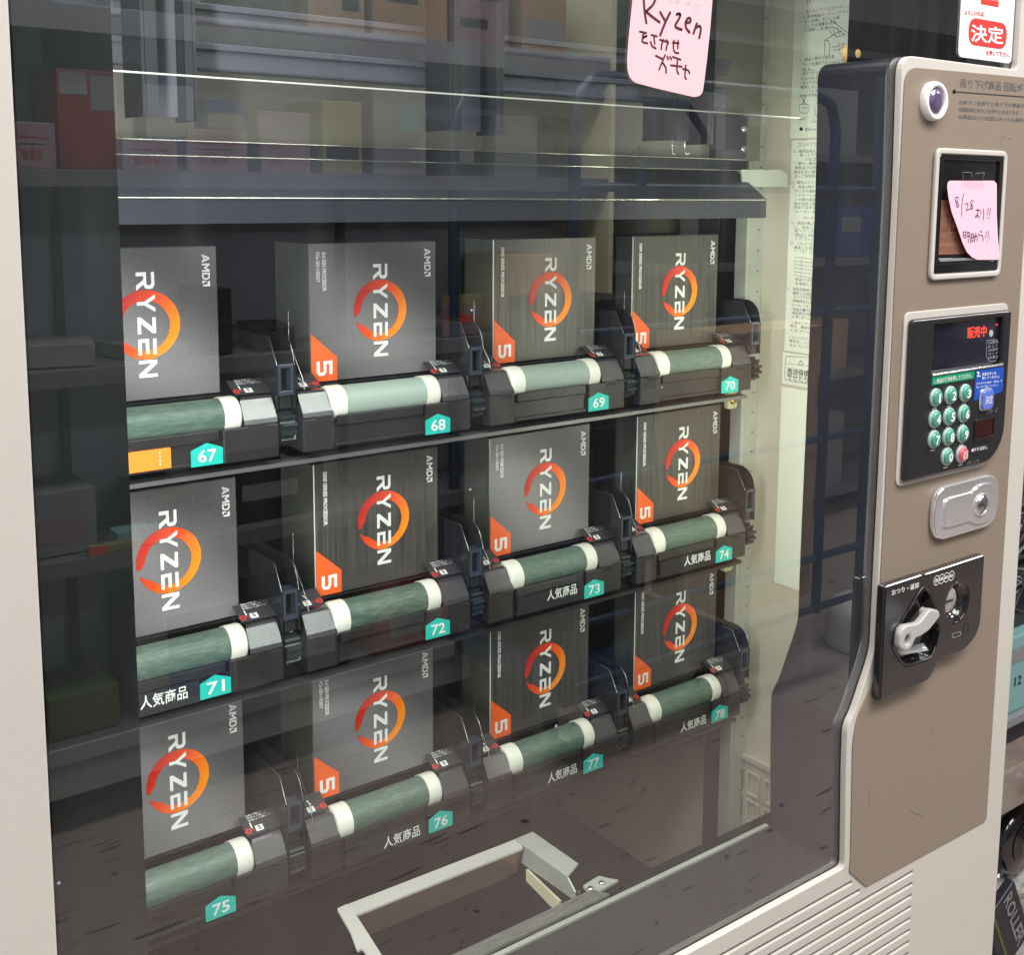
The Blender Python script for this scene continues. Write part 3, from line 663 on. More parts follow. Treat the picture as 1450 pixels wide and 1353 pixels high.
# ---------------- product cartons
BW, BH, BD = .143, .134, .072
def glyph(b, polys, o, s, k='white', Y=-.0006):      # polys in letter box (u right, v up); rotated 90 clockwise on the carton front
    for pl in polys:
        pts = [(o[0]+v*s[1], o[1]-u*s[0]) for u, v in pl]    # u -> -z, v -> +x
        b.plate(pts, [], Y-.0001, Y+.0001, k)
LET = {
 'R': [[(0, 1), (.72, 1), (.92, .9), (.96, .70), (.92, .5), (.72, .40), (0, .40), (0, .56), (.66, .56), (.74, .62), (.74, .76), (.66, .83), (0, .83)], [(0, .40), (.22, .40), (.22, 0), (0, 0)], [(.42, .41), (.68, .41), (1.02, 0), (.74, 0)]],
 'Y': [[(0, 1), (.27, 1), (.55, .58), (.84, 1), (1.1, 1), (.66, .40), (.66, 0), (.44, 0), (.44, .40)]],
 'Z': [[(.03, 1), (.97, 1), (.97, .82), (.36, .19), (.98, .19), (.98, 0), (0, 0), (0, .18), (.60, .81), (.03, .81)]],
 'E': [[(0, 1), (.95, 1), (.95, .81), (0, .81)], [(0, .595), (.90, .595), (.90, .405), (0, .405)], [(0, 0), (.95, 0), (.95, .19), (0, .19)], [(0, .41), (.21, .41), (.21, .18), (0, .18)]],
 'N': [[(0, 0), (0, 1), (.24, 1), (.80, .34), (.80, 1), (1.0, 1), (1.0, 0), (.78, 0), (.20, .68), (.20, 0)]],
 'A': [[(.38, 1), (.62, 1), (1, 0), (.76, 0), (.5, .72), (.24, 0), (0, 0)], [(.24, .36), (.70, .36), (.63, .2), (.30, .2)]],
 'M': [[(0, 0), (0, 1), (.2, 1), (.5, .56), (.8, 1), (1, 1), (1, 0), (.79, 0), (.79, .64), (.5, .26), (.21, .64), (.21, 0)]],
 'D': [[(0, 1), (.62, 1), (.9, .85), (1, .5), (.9, .15), (.62, 0), (0, 0), (0, .19), (.58, .19), (.74, .3), (.79, .5), (.74, .7), (.58, .81), (0, .81)], [(0, .80), (.22, .80), (.22, .2), (0, .2)]],
 '>': [[(.0, 1), (1, 1), (1, 0), (.70, .30), (.70, .70), (.30, .70)], [(.18, .58), (.0, .42), (0, 0), (.42, 0), (.60, .18), (.22, .18), (.22, .6)]],
 '5': [[(0, 1), (.95, 1), (.95, .80), (.22, .80), (.22, .62), (.75, .62), (1, .48), (1, .14), (.78, 0), (0, 0), (0, .20), (.72, .20), (.78, .26), (.78, .38), (.72, .43), (0, .43)]],
}
def make_carton(kind):
    t = bpy.data.objects.new('processor_box', None); col.objects.link(t); WO[t.name] = Vector(); t.empty_display_size = .05
    b = B()
    X0, X1, Y0, Y1, Z0, Z1 = 0, BW, 0, BD, 0, BH; e = .0009
    b.add([(e, 0, e), (X1-e, 0, e), (X1-e, 0, Z1-e), (e, 0, Z1-e)], [(0, 1, 2, 3)], kind)
    b.add([(0, e, e), (0, e, Z1-e), (0, Y1, Z1-e), (0, Y1, e)], [(0, 1, 2, 3)], 'boxside')
    b.add([(X1, e, e), (X1, Y1, e), (X1, Y1, Z1-e), (X1, e, Z1-e)], [(0, 1, 2, 3)], 'boxside')
    b.add([(e, e, Z1), (X1-e, e, Z1), (X1-e, Y1, Z1), (e, Y1, Z1)], [(0, 1, 2, 3)], 'boxtop')
    b.add([(e, e, 0), (e, Y1, 0), (X1-e, Y1, 0), (X1-e, e, 0)], [(0, 1, 2, 3)], 'boxtop')
    b.add([(0, Y1, 0), (0, Y1, Z1), (X1, Y1, Z1), (X1, Y1, 0)], [(0, 1, 2, 3)], 'boxtop')
    ek = 'cartonedge' if kind == 'brushed' else 'boxside'
    b.add([(e, 0, e), (e, 0, Z1-e), (0, e, Z1-e), (0, e, e)], [(0, 1, 2, 3)], ek)
    b.add([(X1-e, 0, Z1-e), (X1-e, 0, e), (X1, e, e), (X1, e, Z1-e)], [(0, 1, 2, 3)], 'boxside')
    b.add([(e, 0, Z1-e), (X1-e, 0, Z1-e), (X1-e, e, Z1), (e, e, Z1)], [(0, 1, 2, 3)], 'boxside')
    b.add([(X1-e, 0, e), (e, 0, e), (e, e, 0), (X1-e, e, 0)], [(0, 1, 2, 3)], 'boxtop')
    b.add([(e, 0, Z1-e), (e, e, Z1), (0, e, Z1-e)], [(0, 1, 2)], ek); b.add([(X1-e, 0, Z1-e), (X1, e, Z1-e), (X1-e, e, Z1)], [(0, 1, 2)], 'boxside')
    sub(b, 'carton', t)
    # ring
    cx, cz, Ro = .5405*BW, .497*BH, .0298; rng = random.Random(5)
    N = 110; a0 = math.radians(190); vs = []
    for i in range(N+1):
        f = i/N; a = a0-f*math.radians(348)
        th = .0094*(.9+.12*math.sin(a*1.0+.6)); jo = rng.uniform(-.00016, .00016)+.0003*math.sin(a*3+1); ji = rng.uniform(-.00045, .00045)*(1.6 if -.6 < math.sin(a) < .6 else .6)
        if f < .03: th *= .55+f*15
        if f > .93: th *= max(.12, (1-f)/.07)**.55
        vs += [(cx+(Ro+jo)*math.cos(a), -.0004, cz+(Ro+jo)*1.02*math.sin(a)), (cx+(Ro-th+ji)*math.cos(a), -.0004, cz+(Ro-th+ji)*1.02*math.sin(a))]
    rg = B().add(vs, [(2*i, 2*i+2, 2*i+3, 2*i+1) for i in range(N)], 'ring'); sub(rg, 'ring_emblem', t)
    tx = B()
    # RYZEN: x from .485 to .60 W, z from .838 to .151 H
    h = .112*BW; x0 = .486*BW; zz = .838*BH; L_ = (.838-.151)*BH
    ws = [.168, .168, .165, .160, .165]; pos = 0; gap = (1-sum(ws))/4
    for ch, w in zip('RYZEN', ws):
        glyph(tx, LET[ch], (x0, zz-pos*L_), (w*L_/(1.1 if ch == 'Y' else 1.0), h)); pos += w+gap
    # maker mark
    zz = .943*BH; L2 = .218*BH; x0 = .900*BW; h2 = .050*BW; pos = 0
    for ch, w in zip('AMD>', (.27, .27, .23, .18)):
        glyph(tx, LET[ch], (x0, zz-pos*L2), (w*L2*.93, h2*(1.0 if ch != '>' else .98))); pos += w+.013
    D_ = Vector((0, 0, -1)); U_ = Vector((1, 0, 0))
    def rt(s, u, v0, v1, hh, bold=.0): tx.text(s, (u*BW, -.0005, v0*BH), D_*(v0-v1)*BH, U_*hh*BW, 'white', bold, .0001)
    if kind == 'weave':
        rt('3rd GEN PROCESSOR', .098, .935, .655, .031, .035); rt('PCIe GEN 4 READY', .054, .935, .72, .028, .035)
    else: rt('5000 SERIES PROCESSOR', .068, .936, .534, .031, .035)
    sub(tx, 'printed_lettering', t)
    bd = B(); bd.plate([(.0010, .0008), (.199*BW, .0008), (.199*BW, .175*BH), (.0010, .356*BH)], [], -.0007, -.0003, 'orange')
    glyph(bd, LET['5'], (.045*BW, .153*BH), (.105*BH, .118*BW), Y=-.0009); sub(bd, 'corner_badge', t)
    return t
M['cartonedge'] = mat('carton_edge', (.62, .62, .56), .35)
protos = {}
bx = {(0, 0): (.2838, 'w'), (1, 0): (.5177, 'w'), (2, 0): (.7332, 'b'), (3, 0): (.9320, 'b'), (0, 1): (.2962, 'w'), (1, 1): (.5185, 'b'), (2, 1): (.7289, 'w'), (3, 1): (.9448, 'b'), (0, 2): (.2979, 'w'), (1, 2): (.5129, 'w'), (2, 2): (.7313, 'b'), (3, 2): (.9487, 'b')}
BZ = (1.1156, .9017, .6892)
num = {k: v[2] for k, v in tagpx.items()}
for r in range(3):
    for c in range(4):
        x, kd = bx[(c, r)]; kind = 'weave' if kd == 'w' else 'brushed'
        if kd not in protos: t = make_carton(kind); protos[kd] = t
        else:
            t = protos[kd].copy(); col.objects.link(t)
            for ch in protos[kd].children:
                k = ch.copy(); k.parent = t; col.objects.link(k)
        t.location = (x, .416+random.uniform(-.001, .001), BZ[r]); t.rotation_euler = (0, 0, math.radians(random.uniform(-.4, .4)))
        tag(t, ('light grey dotted' if kd == 'w' else 'dark brushed grey')+' processor box, %s in the %s row of the machine' % (('leftmost', 'second from the left', 'third from the left', 'rightmost')[c], ('top', 'middle', 'bottom')[r]), 'product box', 'processor boxes on the vending trays')

# ---------------- delivery flap in the bottom of the compartment
FZ = .700
def Z(px, py, z=FZ): return at(px, py, 'z', z)
fl = B(); a = Z(493, 1281); b_ = Z(735, 1187); c_ = Z(740, 1202); d_ = Z(503, 1297)
fl.add([a, b_, c_, d_, a-Vector((0, 0, .002)), b_-Vector((0, 0, .002)), c_-Vector((0, 0, .002)), d_-Vector((0, 0, .002))], [(3, 2, 1, 0), (4, 5, 6, 7), (0, 1, 5, 4), (1, 2, 6, 5), (2, 3, 7, 6), (3, 0, 4, 7)], 'barwhite')
fl.build('flap_bar', VM)
M['flaptint'] = mat('flap_panel', (.26, .17, .13), .25, metal=.6, var=.3, vscale=12)
fl = B(); z2 = FZ-.024
q = [d_-Vector((-.004, 0, .0022)), c_-Vector((.003, 0, .0022))]; fl.add([q[0], q[1], q[1]+Vector((0, .004, -.024)), q[0]+Vector((0, .004, -.024))], [(0, 3, 2, 1)], 'flaptint')
fl.add([v+Vector((0, .001, 0)) for v in (q[0], q[1], q[1]+Vector((0, .004, -.024)), q[0]+Vector((0, .004, -.024)))], [(0, 1, 2, 3)], 'flaptint')
fl.lathe([(.0022, 0), (.0022, -.001)], ((q[0]+q[1])/2+Vector((0, .004, -.010))), 'y', 'steel', 12)
fl.build('flap_panel', VM)
fa = B(); pts = [Z(*p) for p in ((477, 1289), (492, 1282), (505, 1299), (560, 1385), (540, 1385), (513, 1345), (506, 1349), (496, 1322))]
fa.plate([(p.x, p.y) for p in rounded([(p.x, p.y) for p in pts], .002) and [Vector((a, b, 0)) for a, b in rounded([(p.x, p.y) for p in pts], .002)]], [], 0, .002, 'yellowgrey' if False else 'barwhite')
for i, v in enumerate(fa.v): fa.v[i] = Vector((v.x, v.z, FZ-.001+v.y))
fa.build('flap_arm', VM)
fr_ = B(); pts = [Z(737, 1183), Z(754, 1180), Z(808, 1233), Z(806, 1241), Z(820, 1262), Z(816, 1266)]
zz = FZ
xA = Z(742, 1200).x; xB = Z(754, 1181).x; y0 = Z(754, 1180).y; y1 = Z(818, 1262).y
fr_.prism([(y0, zz), (y1+.02, zz), (y1, zz-.016), (y0, zz-.018)], 'x', xA, xA+.0016, 'post')
fr_.add([(xA, y0, zz+.001), (xB+.001, y0, zz+.001), (xB+.001, y1+.03, zz+.001), (xA, y1+.02, zz+.001), (xA, y0, zz), (xB+.001, y0, zz), (xB+.001, y1+.03, zz), (xA, y1+.02, zz)], [(0, 3, 2, 1), (4, 5, 6, 7), (0, 1, 5, 4), (1, 2, 6, 5), (2, 3, 7, 6), (3, 0, 4, 7)], 'post')
fr_.lathe([(.003, 0), (.003, -.0012)], (xA-.0003, y1+.004, zz-.007), 'x', 'steel', 14)
fr_.build('flap_bracket', VM)
fy = B(); p0 = at(746, 1236, 'x', xA-.002); p1 = at(793, 1292, 'x', xA-.002)
fy.prism([(p0.y, p0.z+.003), (p0.y, p0.z-.008), (p1.y, p1.z-.003), (p1.y, p1.z+.010)], 'x', xA-.003, xA-.0005, 'yellowish'); fy.build('flap_cushion', VM)
# hinge plate with two screws
hp = B(); pts = [Z(*p, .704) for p in ((825, 1258), (848, 1244), (860, 1247), (877, 1250), (838, 1272))]
hp.plate(rounded([(p.x, p.y) for p in pts], .002), [], 0, .002, 'post')
for i, v in enumerate(hp.v): hp.v[i] = Vector((v.x, v.z, .704+v.y))
for a, b in ((836, 1260), (852, 1252)):
    p = Z(a, b, .706); hp.lathe([(.0028, 0), (.0026, .0016), (.001, .0018)], (p.x, p.y, .706), 'z', 'steel', 16); hp.lathe([(.0010, 0), (.001, .002)], (p.x, p.y, .706), 'z', 'ink', 8)
hp.build('hinge_plate', VM)
gv = B(); p0 = at(858, 1275, 'y', .094); gv.prism([(.15, .094), (p0.x+.004, .094), (p0.x-.004, .108), (.15, .108)], 'z', .7068, .7095, 'galv'); gv.build('galvanised_strip', VM)
gb = B().box(.16, 1.149, .092, .0925, .30, zb-.012, 'matte').build('chute_front', VM)
B().box(.16, 1.149, .12, .36, .48, .49, 'interior').build('chute_floor', VM)

# ---------------- taupe control panel and its fittings
YP = -.0012
pp = XZ([(1283, 93), (1450, 104)], YP); bl = XZ([(1267.5, 400), (1253.8, 700), (1249, 789), (1242, 919), (1236, 968), (1214, 1015), (1208, 1052), (1205, 1217), (1203, 1236), (1227, 1257)], YP)
br = XZ([(1397, 1163.5), (1410, 980), (1427.6, 707), (1441, 500), (1449, 372)], YP)
xbr = 1.0485
shape = [(bl[0][0], pp[0][1]-.0005)]+bl+[(xbr, br[0][1]), (xbr, pp[0][1]+.003)]
shp = rounded(shape, [.016, 0, 0, .02, .012, .012, .012, .02, .004, .002, .001, .006, .006])
B().plate(shp, [], YP, .001, 'brown', .0005).build('control_panel', VM)
# light bead around it comes from the frame; round rotation button
YB = -.006
def ell(px, py, Y=0): return at(px, py, 'y', Y)
c = ell(1325.5, 143, YB); R_ = .0165; rb = B()
rb.lathe([(R_*1.0, .005), (R_, .001), (R_*.94, -.0015), (R_*.86, -.0022), (R_*.70, -.0010), (R_*.66, .0015)], (c.x, YB, c.z), 'y', 'whitep', 40); o = rb.build('rotation_button', VM)
B().lathe([(R_*.655, .0005), (R_*.60, -.0012), (R_*.3, -.0022), (.0005, -.0026)], (c.x, YB, c.z), 'y', 'lens', 32).build('button_lens', o)
tx = B(); v = YP-.0001
tx.textpx('吊り下げ商品 回転ボタン', (1359.5, 124), (1466, 132), (1360.5, 110.5), 'greyink', 'y', v, .01)
z_ = [(1350, 129.5), (1470, 138.5)]; tx.stroke([at(*p, 'y', v-.0002) for p in z_], .0009, (0, -1, 0), 'ink'); tx.stroke([at(1351, 129.5, 'y', v-.0002), at(1351.6, 129.5, 'y', v-.0002)], .0038, (0, -1, 0), 'ink')
for i, s in enumerate(('●ボタンを押すと吊り下げ商品が回転します。', '●回転中にボタンを押すと止まります。', '●商品はどの位置にあっても販売できます。')):
    y = 147.5+i*10.3; L_ = (1482, 1444, 1474)[i]
    tx.textpx(s, (1357.5, y), (L_, y+(L_-1357)*.055), (1357.8, y-6.2), 'greyink', 'y', v, .012)
tx.build('printed_notice', VM)
gm = B()
for L_ in ([(1417, 206), (1419, 193), (1424, 192)], [(1428, 196), (1432, 197)], [(1255, 905), (1256, 915)], [(1290, 1150), (1305, 1156)], [(1320, 1030), (1320, 1042)], [(1232, 1120), (1231, 1140)]): gm.stroke([at(*p, 'y', YP-.0003) for p in L_], .0004, (0, -1, 0), 'greyink')
stuff(gm.build('scratches', VM))
# bill slot
A1 = XZ([(1326, 211), (1428, 212), (1415, 389), (1311.5, 400)], -.004); rect = lambda P4, dx=0, dz=0: [(min(P4[0][0], P4[3][0])-dx, P4[3][1]-dz), (max(P4[1][0], P4[2][0])+dx, P4[3][1]-dz), (max(P4[1][0], P4[2][0])+dx, P4[0][1]+dz), (min(P4[0][0], P4[3][0])-dx, P4[0][1]+dz)]
ra = [(A1[0][0]-.0, (A1[3][1]+A1[2][1])/2), ((A1[1][0]+A1[2][0])/2, (A1[3][1]+A1[2][1])/2), ((A1[1][0]+A1[2][0])/2, (A1[0][1]+A1[1][1])/2), (A1[0][0], (A1[0][1]+A1[1][1])/2)]
x0, z0, x1, z1 = ra[0][0], ra[0][1], ra[1][0], ra[2][1]; bz = .0052
bs = B().plate(rounded(ra, .008), [rounded([(x0+bz, z0+bz), (x1-bz, z0+bz), (x1-bz, z1-bz), (x0+bz, z1-bz)], .003)], -.005, -.0012, 'cream', .0015).build('bill_slot', VM)
bi = B(); g = bz+.0003
bi.plate(rounded([(x0+g, z0+g), (x1-g, z0+g), (x1-g, z1-g), (x0+g, z1-g)], .003), [rounded([(x0+g+.006, z0+g+.009), (x1-g-.006, z0+g+.009), (x1-g-.006, z1-g-.004), (x0+g+.006, z1-g-.004)], .001)], -.0045, -.0013, 'gloss', .0008)
bi.box(x0+g, x1-g, -.0019, -.00125, z0+g, z1-g, 'gloss'); bi.rbox(x0+g+.008, x1-g-.014, -.0050, -.0030, z0+g+.0105, z0+g+.0128, 'chrome', .0004); bi.build('bill_slot_recess', bs)
lb = B(); l0 = at(1326.5, 361, 'y', -.002); l1 = at(1331, 283, 'y', -.002); lx1 = l0.x+.042
lb.box(l0.x+.001, lx1, -.0026, -.00195, l0.z, l1.z, 'wood')
for dz_, hh in ((.004, .015), (.0215, .024)):
    for (xa, za, xb_, zb_) in ((.016, .017, .034, .017), (.034, .017, .034, .032), (.034, .032, .016, .032), (.016, .032, .016, .017)):
        lb.stroke([(l0.x+xa, -.0028, l0.z+za+dz_-.002), (l0.x+xb_, -.0028, l0.z+zb_+dz_-.002)], .0006, (0, -1, 0), 'goldink')
M['goldink'] = mat('gold_ink', (.55, .30, .18), .5)
lb.text('1000', (l0.x+.019, -.0028, l0.z+.0225), (.010, 0, 0), (0, 0, .006), 'goldink', .02); lb.build('picture_label', bs)
# keypad unit (zoom 4.51 from 1150,400)
K = lambda pts, Y: XZ(zm(1150, 400, 4.51, pts), Y)
ko = K([(655, 190), (1225, 138), (1268, 165), (1252, 560), (1205, 1120), (1120, 1180), (600, 1308), (562, 1285), (612, 240)], -.002)
kb_ = K([(668, 232), (1225, 182), (1268, 195), (1244, 560), (1222, 900), (1195, 1090), (1130, 1160), (700, 1252), (605, 1268), (585, 1240), (640, 245)], -.007)
# straighten to true verticals/horizontals
KX0, KX1 = kb_[9][0], kb_[2][0]; KZ0, KZ1 = (kb_[8][1]+kb_[7][1])/2, (kb_[0][1]+kb_[1][1])/2
B().plate(rounded([(KX0-.0045, KZ0-.005), (KX1-.022, KZ0-.005), (KX1+.0025, KZ0+.016), (KX1+.0025, KZ1+.006), (KX0-.0045, KZ1+.006)], [.008, .012, .02, .008, .008]), [], -.0030, -.0010, 'cream', .0008).build('keypad_surround', VM)
kp = B()
D4 = K([(772, 262), (1215, 228), (1206, 528), (762, 568)], -.007)
dx0, dx1, dz0, dz1 = (D4[0][0]+D4[3][0])/2, (D4[1][0]+D4[2][0])/2, (D4[2][1]+D4[3][1])/2, (D4[0][1]+D4[1][1])/2
ol = rounded([(KX0, KZ0), (KX1-.020, KZ0), (KX1, KZ0+.020), (KX1, KZ1), (KX0, KZ1)], [.004, .014, .018, .005, .005])
kp.plate(ol, [rounded([(dx0, dz0), (dx1, dz0), (dx1, dz1), (dx0, dz1)], .002)], -.0085, -.0028, 'black', .0022)
kpo = kp.build('keypad_unit', VM)
B().box(KX0+.004, KX1-.004, -.0036, -.0026, dz0-.003, dz1+.003, 'screen').build('display_screen', kpo)
sd = B(); sd.tube([(dx0-.001, -.0088, dz0-.0012), (dx1+.0004, -.0088, dz0-.0012)], .0011, 'chrome', 8); sd.tube([(KX0+.002, -.0080, KZ1-.0015), (KX1-.004, -.0080, KZ1-.0015)], .0008, 'steel', 8); sd.build('chrome_trim', kpo)
V = -.00865
def kt(b, s, a, bb, c, k, bold=0., Y=V): b.textpx(s, *zm(1150, 400, 4.51, [a, bb, c]), k, 'y', Y, bold, .0001)
dt = B(); kt(dt, '販売中', (990, 360), (1112, 345), (992, 287), 'redlit', .008, -.0037)
p = at(1150+1178/4.51, 400+270/4.51, 'y', -.0037); dt.lathe([(.0011, 0), (.0011, -.0003)], (p.x, -.0037, p.z), 'y', 'redlit', 12); p = at(1150+1142/4.51, 400+325/4.51, 'y', -.0037); dt.lathe([(.0032, 0), (.0032, -.0003)], (p.x, -.0037, p.z), 'y', 'grey', 20)
for i, s in enumerate(('OK硬貨', 'よこと', 'OK紙幣', 'コード', 'OK電子')): kt(dt, s, (1122, 396+i*24), (1188, 386+i*24), (1122, 378+i*24), 'greyw', .0, -.0037)
M['greyw'] = mat('grey_white_ink', (.35, .38, .42), .5)
dt.stroke([at(*q, 'y', -.0038) for q in zm(1150, 400, 4.51, [(1115, 372), (1196, 362), (1190, 498), (1112, 508), (1115, 372)])], .0004, (0, -1, 0), 'greyw'); dt.build('display_marks', kpo)
gl = B(); q = K([(766, 602), (1037, 568), (1037, 612), (770, 660)], V); gx0, gx1 = q[0][0], q[1][0]; gz0 = (q[3][1]+q[2][1])/2; gz1 = (q[0][1]+q[1][1])/2
gl.plate(rounded([(gx0, gz0), (gx1, gz0), (gx1, gz1), (gx0, gz1)], [0, .002, .001, 0]), [], V-.0002, V+.0002, 'green'); kt(gl, '1. 商品の番号を押してください。', (780, 650), (1020, 608), (780, 618), 'white', .01, V-.0003); gl.build('green_label', kpo)
bl_ = B(); q = K([(1050, 560), (1224, 543), (1214, 725), (1036, 758), (1040, 640)], V)
bl_.plate(rounded([(q[4][0], q[3][1]), (q[1][0], q[3][1]+.004), (q[1][0], (q[0][1]+q[1][1])/2), (q[4][0], (q[0][1]+q[1][1])/2)], [.001, .004, .001, .001]), [], V-.0002, V+.0002, 'blue')
kt(bl_, '2.', (1052, 604), (1076, 601), (1052, 570), 'white', .03, V-.0003); kt(bl_, '決定ボタンを', (1085, 598), (1175, 588), (1085, 577), 'white', .01, V-.0003); kt(bl_, '押してください。', (1085, 622), (1198, 610), (1085, 603), 'white', .01, V-.0003)
kt(bl_, 'まちがえた時は「取消」を', (1048, 655), (1215, 636), (1048, 640), 'white', 0, V-.0003); kt(bl_, '押してやり直してください。', (1048, 678), (1190, 661), (1048, 663), 'white', 0, V-.0003); bl_.build('blue_label', kpo)
bt = {'1': (797, 738), '2': (890, 722), '3': (985, 708), '4': (790, 875), '5': (882, 858), '6': (975, 840), '7': (785, 1005), '8': (877, 988), '9': (968, 970), '0': (868, 1115), '取消': (962, 1100)}
for s, (a, b0) in bt.items():
    p = at(1150+a/4.51, 400+b0/4.51, 'y', -.0105); kb = B(); kk = 'keyred' if s == '取消' else 'keygreen'; R2 = .0068
    kb.lathe([(R2+.0016, .0022), (R2+.0014, .0002), (R2+.0006, -.0004), (R2, -.0001)], (p.x, -.0105, p.z), 'y', 'keyrim' if kk == 'keygreen' else 'grey', 28)
    kb.lathe([(R2, .001), (R2, -.0010), (R2*.9, -.0019), (R2*.6, -.0023), (.0002, -.0025)], (p.x, -.0105, p.z), 'y', kk, 28)
    w = .0058 if len(s) == 1 else .0075
    if s == '1': w = .0026
    kb.text(s, (p.x-w/2, -.0133, p.z-.0040), (w, 0, 0), (0, 0, .0080), 'white', .03 if len(s) == 1 else 0)
    for i in range(3): kb.box(p.x-.003+i*.0022, p.x-.0018+i*.0022, -.0089, -.0085, p.z-.0105, p.z-.0095, 'whitep')
    kb.build('number_key' if len(s) == 1 else 'cancel_key', kpo)
p = at(1150+1112/4.51, 400+748/4.51, 'y', -.010); kb = B()
kb.plate(rounded([(p.x-.0105, p.z-.0105), (p.x+.0105, p.z-.0105), (p.x+.0105, p.z+.0105), (p.x-.0105, p.z+.0105)], .006), [], -.0105, -.0087, 'chrome', .001)
kb.plate(rounded([(p.x-.0090, p.z-.0090), (p.x+.0090, p.z-.0090), (p.x+.0090, p.z+.0090), (p.x-.0090, p.z+.0090)], .005), [], -.0125, -.0100, 'keyblue', .001)
kb.text('決定', (p.x-.006, -.0126, p.z-.004), (.012, 0, 0), (0, 0, .008), 'white', .0); kb.build('confirm_key', kpo)
p = K([(1042, 878), (1160, 865), (1155, 985), (1035, 1012)], V); rw = B(); a0, a1, c0, c1 = p[0][0], p[1][0], (p[2][1]+p[3][1])/2, (p[0][1]+p[1][1])/2
rw.plate(rounded([(a0-.001, c0-.002), (a1+.001, c0-.002), (a1+.001, c1+.001), (a0-.001, c1+.001)], .003), [rounded([(a0+.001, c0+.001), (a1-.001, c0+.001), (a1-.001, c1-.001), (a0+.001, c1-.001)], .001)], -.0100, -.0086, 'gloss', .0005)
rw.box(a0, a1, -.0090, -.00855, c0, c1, 'dimred'); rw.build('sensor_window', kpo)
bt_ = B(); kt(bt_, '◀やりなおし', (1015, 1088), (1120, 1064), (1015, 1062), 'white', .01); bt_.build('cancel_print', kpo); bt_ = B(); kt(bt_, '⠕⠗ ⠎', (1115, 842), (1185, 826), (1115, 816), 'greyw', 0); kt(bt_, '⠞⠗ ⠎⠗', (992, 1168), (1065, 1150), (992, 1146), 'greyw', 0); stuff(bt_.build('braille_dots', kpo))
# lock (zoom 3.867 from 1150,660)
Lk = lambda pts, Y: XZ(zm(1150, 660, 3.867, pts), Y)
q = Lk([(648, 300), (715, 105), (975, 48), (1014, 170), (985, 320), (700, 408)], -.004)
lx0, lx1 = q[0][0]+.001, q[3][0]-.001; lz0 = (q[5][1]+q[4][1])/2; lz1 = (q[1][1]+q[2][1])/2; cr_ = .014
lk = B(); lk.plate(rounded([(lx0, lz0), (lx1, lz0), (lx1, lz1), (lx0, lz1)], .022, 8), [], -.0065, -.0011, 'chrome', .0022)
ww = lx1-lx0; hh = lz1-lz0; cz = (lz0+lz1)/2; cx = lx0+ww*.68
lk.plate(rounded([(lx0+ww*.13, cz-hh*.27), (cx-.014, cz-hh*.27), (cx-.004, cz-hh*.38), (lx1-ww*.10, cz-hh*.36), (lx1-ww*.10, cz+hh*.36), (cx-.004, cz+hh*.38), (cx-.014, cz+hh*.27), (lx0+ww*.13, cz+hh*.27)], [.008, .006, .006, .016, .016, .006, .006, .008]), [], -.0085, -.0062, 'chrome', .0009)
lko = lk.build('door_lock', VM)
lc = B(); lc.lathe([(.0108, .002), (.0108, -.0015), (.0098, -.0022), (.0092, -.001)], (cx, -.0085, cz), 'y', 'chrome', 32); lc.lathe([(.0090, .001), (.0088, -.0016), (.001, -.0020)], (cx, -.0085, cz), 'y', 'steel', 32)
lc.box(cx-.0042, cx+.0036, -.01075, -.0104, cz-.0008, cz+.0008, 'ink', Matrix.Rotation(.55, 3, 'Y')); lc.build('lock_cylinder', lko)
# coin unit (zoom 3.867 from 1150,660)
def rad(p): return Lk([p], -.009)[0]
q = [rad(p) for p in ((392, 650), (590, 604), (618, 584), (940, 488), (912, 900), (835, 1010), (690, 1062), (640, 1160), (612, 1190), (400, 1272), (364, 1240))]
# true verticals at both sides
cx0 = q[10][0]; cx1 = q[3][0]; q[0] = (cx0, q[0][1]); q[10] = (cx0, q[10][1]); 
zt0 = (q[0][1]+q[1][1])/2; q[0] = (cx0, zt0); q[1] = (q[1][0], zt0); zt1 = (q[2][1]+q[3][1])/2; q[2] = (q[2][0], zt1); q[3] = (cx1, zt1); q[4] = (cx1, q[4][1])
zb1 = (q[8][1]+q[9][1])/2; q[8] = (q[8][0], zb1); q[9] = (q[9][0], zb1); q[10] = (cx0, zb1); q.pop(9)
lens_px = [(600, 655), (640, 700), (672, 800), (690, 900), (672, 980), (640, 1050), (510, 1092), (470, 1060), (430, 985), (440, 900), (470, 870), (520, 780), (570, 700)]
lens = rounded([rad(p) for p in lens_px], .004)
cc_ = rad((786, 745)); RC = .0185
circ = [(cc_[0]+RC*math.cos(a*math.pi/16), cc_[1]+RC*1.02*math.sin(a*math.pi/16)) for a in range(32)]
cu2 = B().plate(rounded(q, [.004, .002, .002, .003, .016, .014, .004, .004, .004, .003]), [lens, circ], -.0105, -.0013, 'gloss', .0020); cuo = cu2.build('coin_unit', VM)
bw = B(); bw.plate([(x*1.0, z) for x, z in lens], [], -.0028, -.00125, 'gloss'); bw.plate(circ, [], -.0024, -.00125, 'gloss')
bw.lathe([(RC*1.05, -.0014), (RC*1.05, -.0100), (RC*.98, -.0100), (RC*.80, -.0040), (RC*.72, -.0026)], (cc_[0], 0, cc_[1]), 'y', 'gloss', 36)
rim = [Vector((x, -.0107, z)) for x, z in lens]; bw.tube(rim+[rim[0]], .0009, 'gloss', 6)
l0 = rad((480, 1040)); l1 = rad((630, 1020)); bw.add([(l0[0], -.0103, l0[1]+.001), (l1[0], -.0103, l1[1]+.002), (l1[0]+.001, -.0040, l1[1]+.0065), (l0[0]-.003, -.0040, l0[1]+.0065)], [(0, 1, 2, 3)], 'chrome')
bw.build('coin_recess', cuo)
